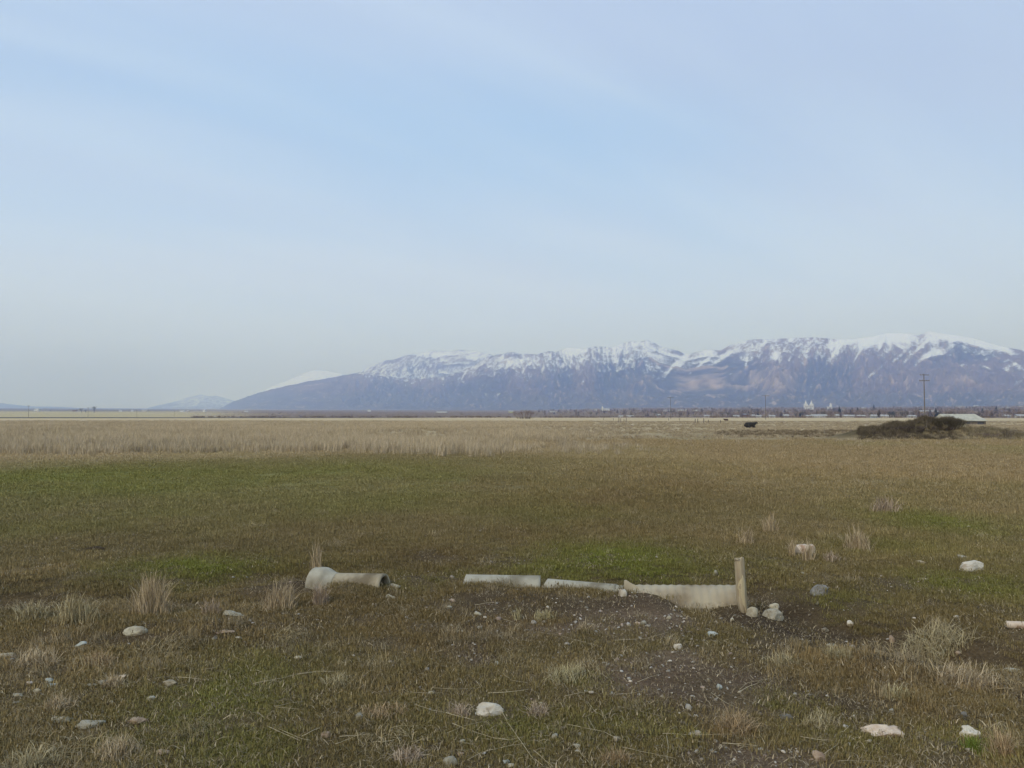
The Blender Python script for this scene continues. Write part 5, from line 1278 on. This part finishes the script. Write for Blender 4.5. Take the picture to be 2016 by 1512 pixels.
# ------------------------------------------------------------------ far road at the left
def road():
    pts = [(-620, 380), (-430, 545), (-395, 600), (-450, 760), (-520, 980), (-640, 1300), (-800, 1750)]
    V = []; Fc = []
    P = [Vector((x, y, 0)) for x, y in [(-1100, 560), (-520, 556), (-300, 552), (-60, 600)]]
    prof = [(-6.5, -.3), (-3.6, .55), (-3.4, .62), (3.4, .62), (3.6, .55), (6.5, -.3)]
    for i, p in enumerate(P):
        d = (P[min(i + 1, len(P) - 1)] - P[max(i - 1, 0)]).normalized(); nrm = Vector((-d.y, d.x, 0))
        for a, z in prof:
            q = p + nrm * a; V.append((q.x, q.y, gz(q.x, q.y) + z * (1.0 if i < 3 else .2)))
    n = len(prof)
    for i in range(len(P) - 1):
        for k in range(n - 1): Fc.append((i * n + k, (i + 1) * n + k, (i + 1) * n + k + 1, i * n + k + 1))
    me = new_mesh('road', V, np.array(Fc)[:, ::-1]); obj('road', me, M_ASPH, kind='structure')
road()

# ------------------------------------------------------------------ town
def house_parts(w, d, h, rh, wall, roof, t, hip=False, wins=3):
    m = Mesh(); m.box((0, 0, h / 2 - .5), (w, d, h + 1))
    m.poly([(-w / 2, -d / 2, h), (-w / 2, d / 2, h), (-w / 2, 0, h + rh), (w / 2, -d / 2, h), (w / 2, d / 2, h), (w / 2, 0, h + rh)], [(0, 2, 1), (3, 4, 5)]) if not hip else None
    obj('wall', m.mesh('wall'), wall, t)
    m = Mesh(); o_ = .5; i_ = (w * .22 if hip else 0)
    m.poly([(-w / 2 - o_, -d / 2 - o_, h - .15), (w / 2 + o_, -d / 2 - o_, h - .15), (w / 2 + o_ - i_, 0, h + rh + .1), (-w / 2 - o_ + i_, 0, h + rh + .1), (-w / 2 - o_, d / 2 + o_, h - .15), (w / 2 + o_, d / 2 + o_, h - .15)],
           [(0, 1, 2, 3), (3, 2, 5, 4), (0, 3, 4), (1, 5, 2)])
    obj('roof', m.mesh('roof'), roof, t)
    m = Mesh()
    for k in range(wins):
        x = (k + .5) / wins * w - w / 2
        mw_ = Mesh(); mw_.box((x, -d / 2 - .03, h * .5), (min(1.4, w / wins * .45), .08, h * .32)); obj('window', mw_.mesh('window'), M_WIN, t)
def far_pt(px, py):   # a point of the rising plain seen at this pixel
    g = ground_at(px, py, 500, 9000)
    return g
WALLS = [M_TAN, M_BRICK, M_GREYW, M_WHITE]; ROOFS = [M_ROOFG, M_ROOFW, M_ROOFG]
# px, py of foot, width px, height px, wall, roof, distance, label
HOUSES = [
 (1172, 811, 6, 4, M_WHITE, M_ROOFW, 'small white house left of the white towered building'), (1222, 821, 8, 3, M_WHITE, M_ROOFW, 'short white roofed shed at the field edge below the towered building'), (1240, 821, 13, 3, M_WHITE, M_ROOFW, 'long white roofed shed at the field edge right of the short one'),
 (1296, 819, 7, 4, M_GREYW, M_ROOFW, 'pale grey house among the trees left of the first pole'), (1314, 813, 16, 3, M_WHITE, M_ROOFW, 'long low white building behind the left pole'), (1343, 813, 16, 3, M_WHITE, M_ROOFW, 'long low white building right of the left pole'),
 (1370, 813, 8, 2.5, M_WHITE, M_ROOFW, 'thin pale building at the tree line'), (1391, 823, 10, 3, M_TAN, M_ROOFW, 'tan long shed on the field edge'), (1449, 822, 11, 3.5, M_WHITE, M_ROOFW, 'white roofed barn on the field edge left of the cow'),
 (1467, 820, 12, 6, M_BRICK, M_ROOFG, 'brown brick house near the white roofed barn'), (1482, 822, 6, 5, M_TAN, M_ROOFW, 'narrow tan house above the black cow'), (1493, 824, 9, 4, M_WHITE, M_ROOFW, 'creamy arched shed above the black cow'),
 (1503, 814, 6, 3, M_WHITE, M_ROOFW, 'tiny white house at the foot of the middle pole'), (1519, 825, 10, 3, M_WHITE, M_ROOFW, 'low white trailer at the field edge'), (1547, 824, 9, 6, M_GREYW, M_ROOFW, 'grey house with pale roof left of the long white shed'),
 (1591, 824, 11, 3.5, M_TAN, M_ROOFW, 'cream shed touching the long white shed'), (1611, 824, 28, 6, M_WHITE, M_ROOFW, 'long pale shed with white roof at the field edge below the spires'), (1635, 813, 9, 3, M_GREYW, M_ROOFW, 'pale roofed house below the single steeple'),
 (1647, 823, 7, 6, M_TAN, M_ROOFW, 'pale house beside a dark tree'), (1659, 813, 5, 3, M_WHITE, M_ROOFW, 'tiny white house at the right of the dark tree'), (1670, 826, 20, 6, M_TAN, M_ROOFW, 'wide tan building on the field edge'),
 (1694, 825, 16, 5, M_BRICK, M_ROOFW, 'brown building with pale roof right of the wide tan one'), (1700, 811, 8, 4, M_TAN, M_ROOFW, 'tan house high among the trees'), (1719, 827, 10, 4, M_GREYW, M_ROOFW, 'grey shed left of the heap on the field edge'),
 (1740, 827, 12, 4, M_TAN, M_ROOFW, 'tan shed above the left end of the heap'), (1794, 824, 15, 3.5, M_WHITE, M_ROOFW, 'bright white roof above the heap'), (1790, 818, 8, 3, M_TAN, M_ROOFW, 'small tan roof above the bright white one'),
 (1827, 819, 34, 7, M_WHITE, M_ROOFW, 'long white double roofed barn behind the tall pole'), (1853, 824, 10, 4, M_WHITE, M_ROOFW, 'white shed left of the sage roofed shed'), (1888, 809, 16, 5, M_TAN, M_ROOFG, 'tan building above the sage roof'),
 (1921, 803, 8, 3, M_WHITE, M_ROOFW, 'tiny white house highest above the sage roof'), (1984, 812, 9, 4, M_WHITE, M_ROOFW, 'white house among trees near the right edge'), (1981, 823, 10, 5, M_GREYW, M_ROOFW, 'grey blue house near the right edge'),
 (2008, 824, 18, 6, M_WHITE, M_ROOFW, 'white roofed building cut by the right edge'), (2010, 808, 12, 4, M_TAN, M_ROOFG, 'tan house highest at the right edge'), (1965, 812, 8, 4, M_TAN, M_ROOFG, 'tan house left of the white one near the right edge'),
 (74, 812, 9, 5, M_WHITE, M_ROOFW, 'white farmhouse far away between the first two left poles'), (238, 812, 5, 3, M_WHITE, M_ROOFW, 'tiny white building left of the third pole'), (261, 812, 4, 3.5, M_WHITE, M_ROOFW, 'white box building right beside the third pole'),
 (286, 813, 10, 4, M_TAN, M_ROOFW, 'pale farm building right of the third pole'), (148, 813, 7, 4, M_BRICK, M_ROOFG, 'reddish farm building left of the second pole'), (360, 812, 8, 3, M_WHITE, M_ROOFW, 'low white building right of the fourth pole'),
 (371, 812, 5, 3, M_TAN, M_ROOFW, 'tan shed beside the low white building'), (403, 812, 5, 5, M_WHITE, M_ROOFW, 'white square tower house by the fifth pole'), (485, 812, 7, 2.5, M_WHITE, M_ROOFW, 'thin white building below the mountain foot'),
 (727, 809, 6, 3, M_WHITE, M_ROOFW, 'white building alone under the snowy dome'), (1006, 813, 9, 4.5, M_YEL, M_ROOFW, 'dull yellow building left of the bare bush'), (870, 812, 20, 2, M_WHITE, M_ROOFW, 'very long thin white roof left of the yellow building'), (1090, 812, 14, 2, M_WHITE, M_ROOFW, 'thin white roof right of the bare bush')]
TOWN_BASE = []
def town():
    for i, (px, py, w, h, wm, rm, label) in enumerate(HOUSES):
        Y = float(np.interp(py, [800, 806, 812, 818, 823, 827], [5200, 4200, 2500, 1500, 900, 560]))
        if px < 500: Y = 2600
        g = on_ground(px, Y); k = Y / F
        t = empty('house' if w < 12 else 'building', g, label, 'house' if w < 12 else 'building', None, 0)
        zt = at(px, py - h, Y).z - g.z; zt = max(zt, h * k)
        W, H = w * k, max(zt, 2.6)
        house_parts(W, W * .5 if w > 12 else W * .8, H * .6, H * .4, wm, rm, t, wins=max(2, min(6, int(w / 3))))
        t.rotation_euler.z = RND.uniform(-.2, .2)
        TOWN_BASE.append((g.x, g.y))
    # white building with tower
    Y = 2700; g = on_ground(1190, Y); k = Y / F; t = empty('towered_building', g, 'white building with a square tower at the left end of the town', 'building')
    zt = at(1190, 806, Y).z - g.z; m = Mesh(); m.box((5 * k / 2 + 3, 0, zt / 2), (14 * k * .8, 14, zt)); obj('wall', m.mesh('wall'), M_WHITE, t)
    m = Mesh(); m.box((-4 * k, 0, zt / 2 + 4), (3.0 * k, 6, zt + 9)); m.tube([(-4 * k, 0, zt + 8), (-4 * k, 0, zt + 12)], [3, .3], 4); obj('tower', m.mesh('tower'), M_WHITE, t)
    m = Mesh(); m.poly([(-7 * k / 2 , -8, zt), (9 * k, -8, zt), (9 * k, 0, zt + 4), (-7 * k / 2, 0, zt + 4), (-7 * k / 2, 8, zt), (9 * k, 8, zt)], [(0, 1, 2, 3), (3, 2, 5, 4), (0, 3, 4), (1, 5, 2)]); obj('roof', m.mesh('roof'), M_ROOFW, t)
    # twin spired church and single steeple
    def spire(m, x, y, z0, w, h1, h2):
        m.box((x, y, z0 + h1 / 2), (w, w, h1)); m.box((x, y, z0 + h1 + h1 * .18), (w * .72, w * .72, h1 * .36)); m.tube([(x, y, z0 + h1 * 1.34), (x, y, z0 + h1 * 1.36 + h2)], [w * .36, w * .03], 8)
    Y = 2900; k = Y / F; g = on_ground(1591.5, Y); t = empty('twin_spired_church', g, 'white church with two pointed spires rising above the town trees', 'church')
    zb = at(1591, 803, Y).z - g.z; zm = at(1591, 798.5, Y).z - g.z; zt = at(1591, 786.5, Y).z - g.z
    m = Mesh(); m.box((0, 0, zm / 2), (16.5 * k, 12, zm)); m.box((0, 0, zm - .6), (17.5 * k, 13, 1.2)); obj('wall', m.mesh('wall'), M_WHITE, t)
    for sx in (-1, 1):
        m = Mesh(); spire(m, sx * 5.6 * k, -1, zm - 1, 6.4 * k, (zt - zm) * .26, (zt - zm) * .62); m.box((sx * 8.0 * k, -1, zm * .5 + 1), (2.4 * k, 8, zm + 3)); obj('spire', m.mesh('spire'), M_WHITE, t)
    for j in range(7):
        m = Mesh(); m.box(((j - 3) * 2.2 * k, -6.04, zm * .72), (.7 * k, .1, zm * .24)); obj('window', m.mesh('window'), M_WIN, t)
    g = on_ground(1635, Y); t = empty('steepled_church', g, 'small white steeple above the trees right of the twin spires', 'church')
    z2 = at(1635, 801, Y).z - g.z; z3 = at(1635, 792.5, Y).z - g.z
    m = Mesh(); m.box((0, 8, z2 / 2), (7 * k, 16, z2)); obj('wall', m.mesh('wall'), M_WHITE, t)
    m = Mesh(); spire(m, 0, -1, z2 - 2, 3.6 * k, (z3 - z2) * .5, (z3 - z2) * .45); obj('steeple', m.mesh('steeple'), M_WHITE, t)
town()

def far_wood():
    protos = []
    for i in range(5):
        a, b = bare_tree_meshes(9.0, 60 + i, depth=3, r=.26); bm = bmesh.new(); bm.from_mesh(a); bm.from_mesh(b); me = bpy.data.meshes.new('bare_tree'); bm.to_mesh(me); bm.free(); add_attr(me, 'rnd', np.full(len(me.vertices), .2)); protos.append(me)
    a, b = conifer_meshes(9, 2.4, 70); bm = bmesh.new(); bm.from_mesh(a); bm.from_mesh(b); me = bpy.data.meshes.new('conifer'); bm.to_mesh(me); bm.free(); add_attr(me, 'rnd', np.full(len(me.vertices), .2)); protos.append(me)
    c = proto_collection('town_trees', protos, tint_mat('town_tree', var=.2))
    n = 5200
    px = 1060 + (2400 - 1060) * rng.random(n); Y = 800 * (4600 / 800.) ** rng.random(n)
    x = (px - 1008) / F * Y; keep = rng.random(n) < np.interp(px, [1060, 1200, 1400, 2400], [.25, .55, 1, 1])
    keep &= (Y > np.interp(px, [1060, 1400, 1700, 2400], [1500, 1150, 850, 800]))
    for bx_, by_ in TOWN_BASE[::2]: keep &= ~((np.abs(x - bx_) < 16 + by_ * .004) & (Y < by_ + 25) & (Y > by_ - by_ * .10))
    x, Y = x[keep], Y[keep]; z = ground_z(x, Y)
    s = .65 + .6 * rng.random(len(x)); tn = np.array([.25, .19, .15]) * (.7 + .7 * rng.random((len(x), 1))); grn = rng.random(len(x)) < .10; tn[grn] = np.array([.05, .06, .045])
    scatter('town_trees', np.stack([x, Y, z], 1), np.stack([0 * x, 0 * x, rng.random(len(x)) * 6.3], 1), np.stack([s * 1.2, s * 1.2, s], 1), tn, c, 'brown leafless trees massed through the distant town', 'trees')
    # brush belt at the far edge of the field, centre and left
    pb = []
    for i in range(4):
        a, b = bush_meshes(4.0, 2.6, 80 + i, stems=12, depth=2, r=.06); bm = bmesh.new(); bm.from_mesh(a); bm.from_mesh(b); me = bpy.data.meshes.new('brush'); bm.to_mesh(me); bm.free(); add_attr(me, 'rnd', np.full(len(me.vertices), .2)); pb.append(me)
    cb = proto_collection('brush_clumps', pb, tint_mat('brush', var=.2))
    n = 3600; px = 380 + (2050 - 380) * rng.random(n); Y = 620 * (2600 / 620.) ** rng.random(n); x = (px - 1008) / F * Y
    keep = fbm(px / 60, np.log(Y) * 3, 2, 210) > -.15
    keep &= np.abs(px - 1034) > 30
    x, Y = x[keep], Y[keep]; z = ground_z(x, Y); s = .6 + .8 * rng.random(len(x))
    scatter('brush_belt', np.stack([x, Y, z], 1), np.stack([0 * x, 0 * x, rng.random(len(x)) * 6.3], 1), np.stack([s, s, s * .8], 1), np.array([.19, .14, .10]) * (.7 + .6 * rng.random((len(x), 1))), cb, 'low brown brush along the far edge of the dry field', 'brush')
far_wood()
for px, Y, h, kind, lab in [(161, 1900, 13, 'b', 'dark round tree left of the second pole'), (169, 1900, 9, 'b', 'smaller dark tree close to the second pole'), (186, 1900, 19, 'b', 'tall lone tree right of the second pole'), (100, 2100, 7, 'b', 'low dark tree clump right of the first pole'),
                            (1652, 1250, 18, 'c', 'dark evergreen tree right of the single steeple'), (1688, 1500, 14, 'c', 'dark evergreen above the brown pale roofed building'), (1720, 2200, 20, 'c', 'dark evergreen high in the trees above the heap'), (1842, 900, 12, 'c', 'dark tree right of the tall pole'),
                            (1868, 170, 3.4, 'b', 'bushy dark tree by the left end of the sage roof'), (1640, 1900, 12, 'c', 'dark evergreen left of the taller one below the steeple'), (1475, 2600, 17, 'b', 'brown tree between middle pole and brick house'), (1540, 2400, 15, 'b', 'brown tree left of the twin spires'),
                            (1961, 1500, 14, 'c', 'dark evergreen near the right edge'), (1760, 2500, 16, 'b', 'brown tree above the bright white roof')]:
    me2_ = conifer_meshes(h, h * .27, int(px)) if kind == 'c' else bare_tree_meshes(h, int(px), depth=4, r=h * .03)
    if kind == 'b' and Y < 300: me2_ = bush_meshes(h * 1.2, h, int(px), stems=30, depth=3, r=.04)
    tree('evergreen_tree' if kind == 'c' else 'bare_tree', me2_, (M_BARK, M_EVER if kind == 'c' or px < 200 else M_BARK), on_ground(px, Y), lab, 'tree')
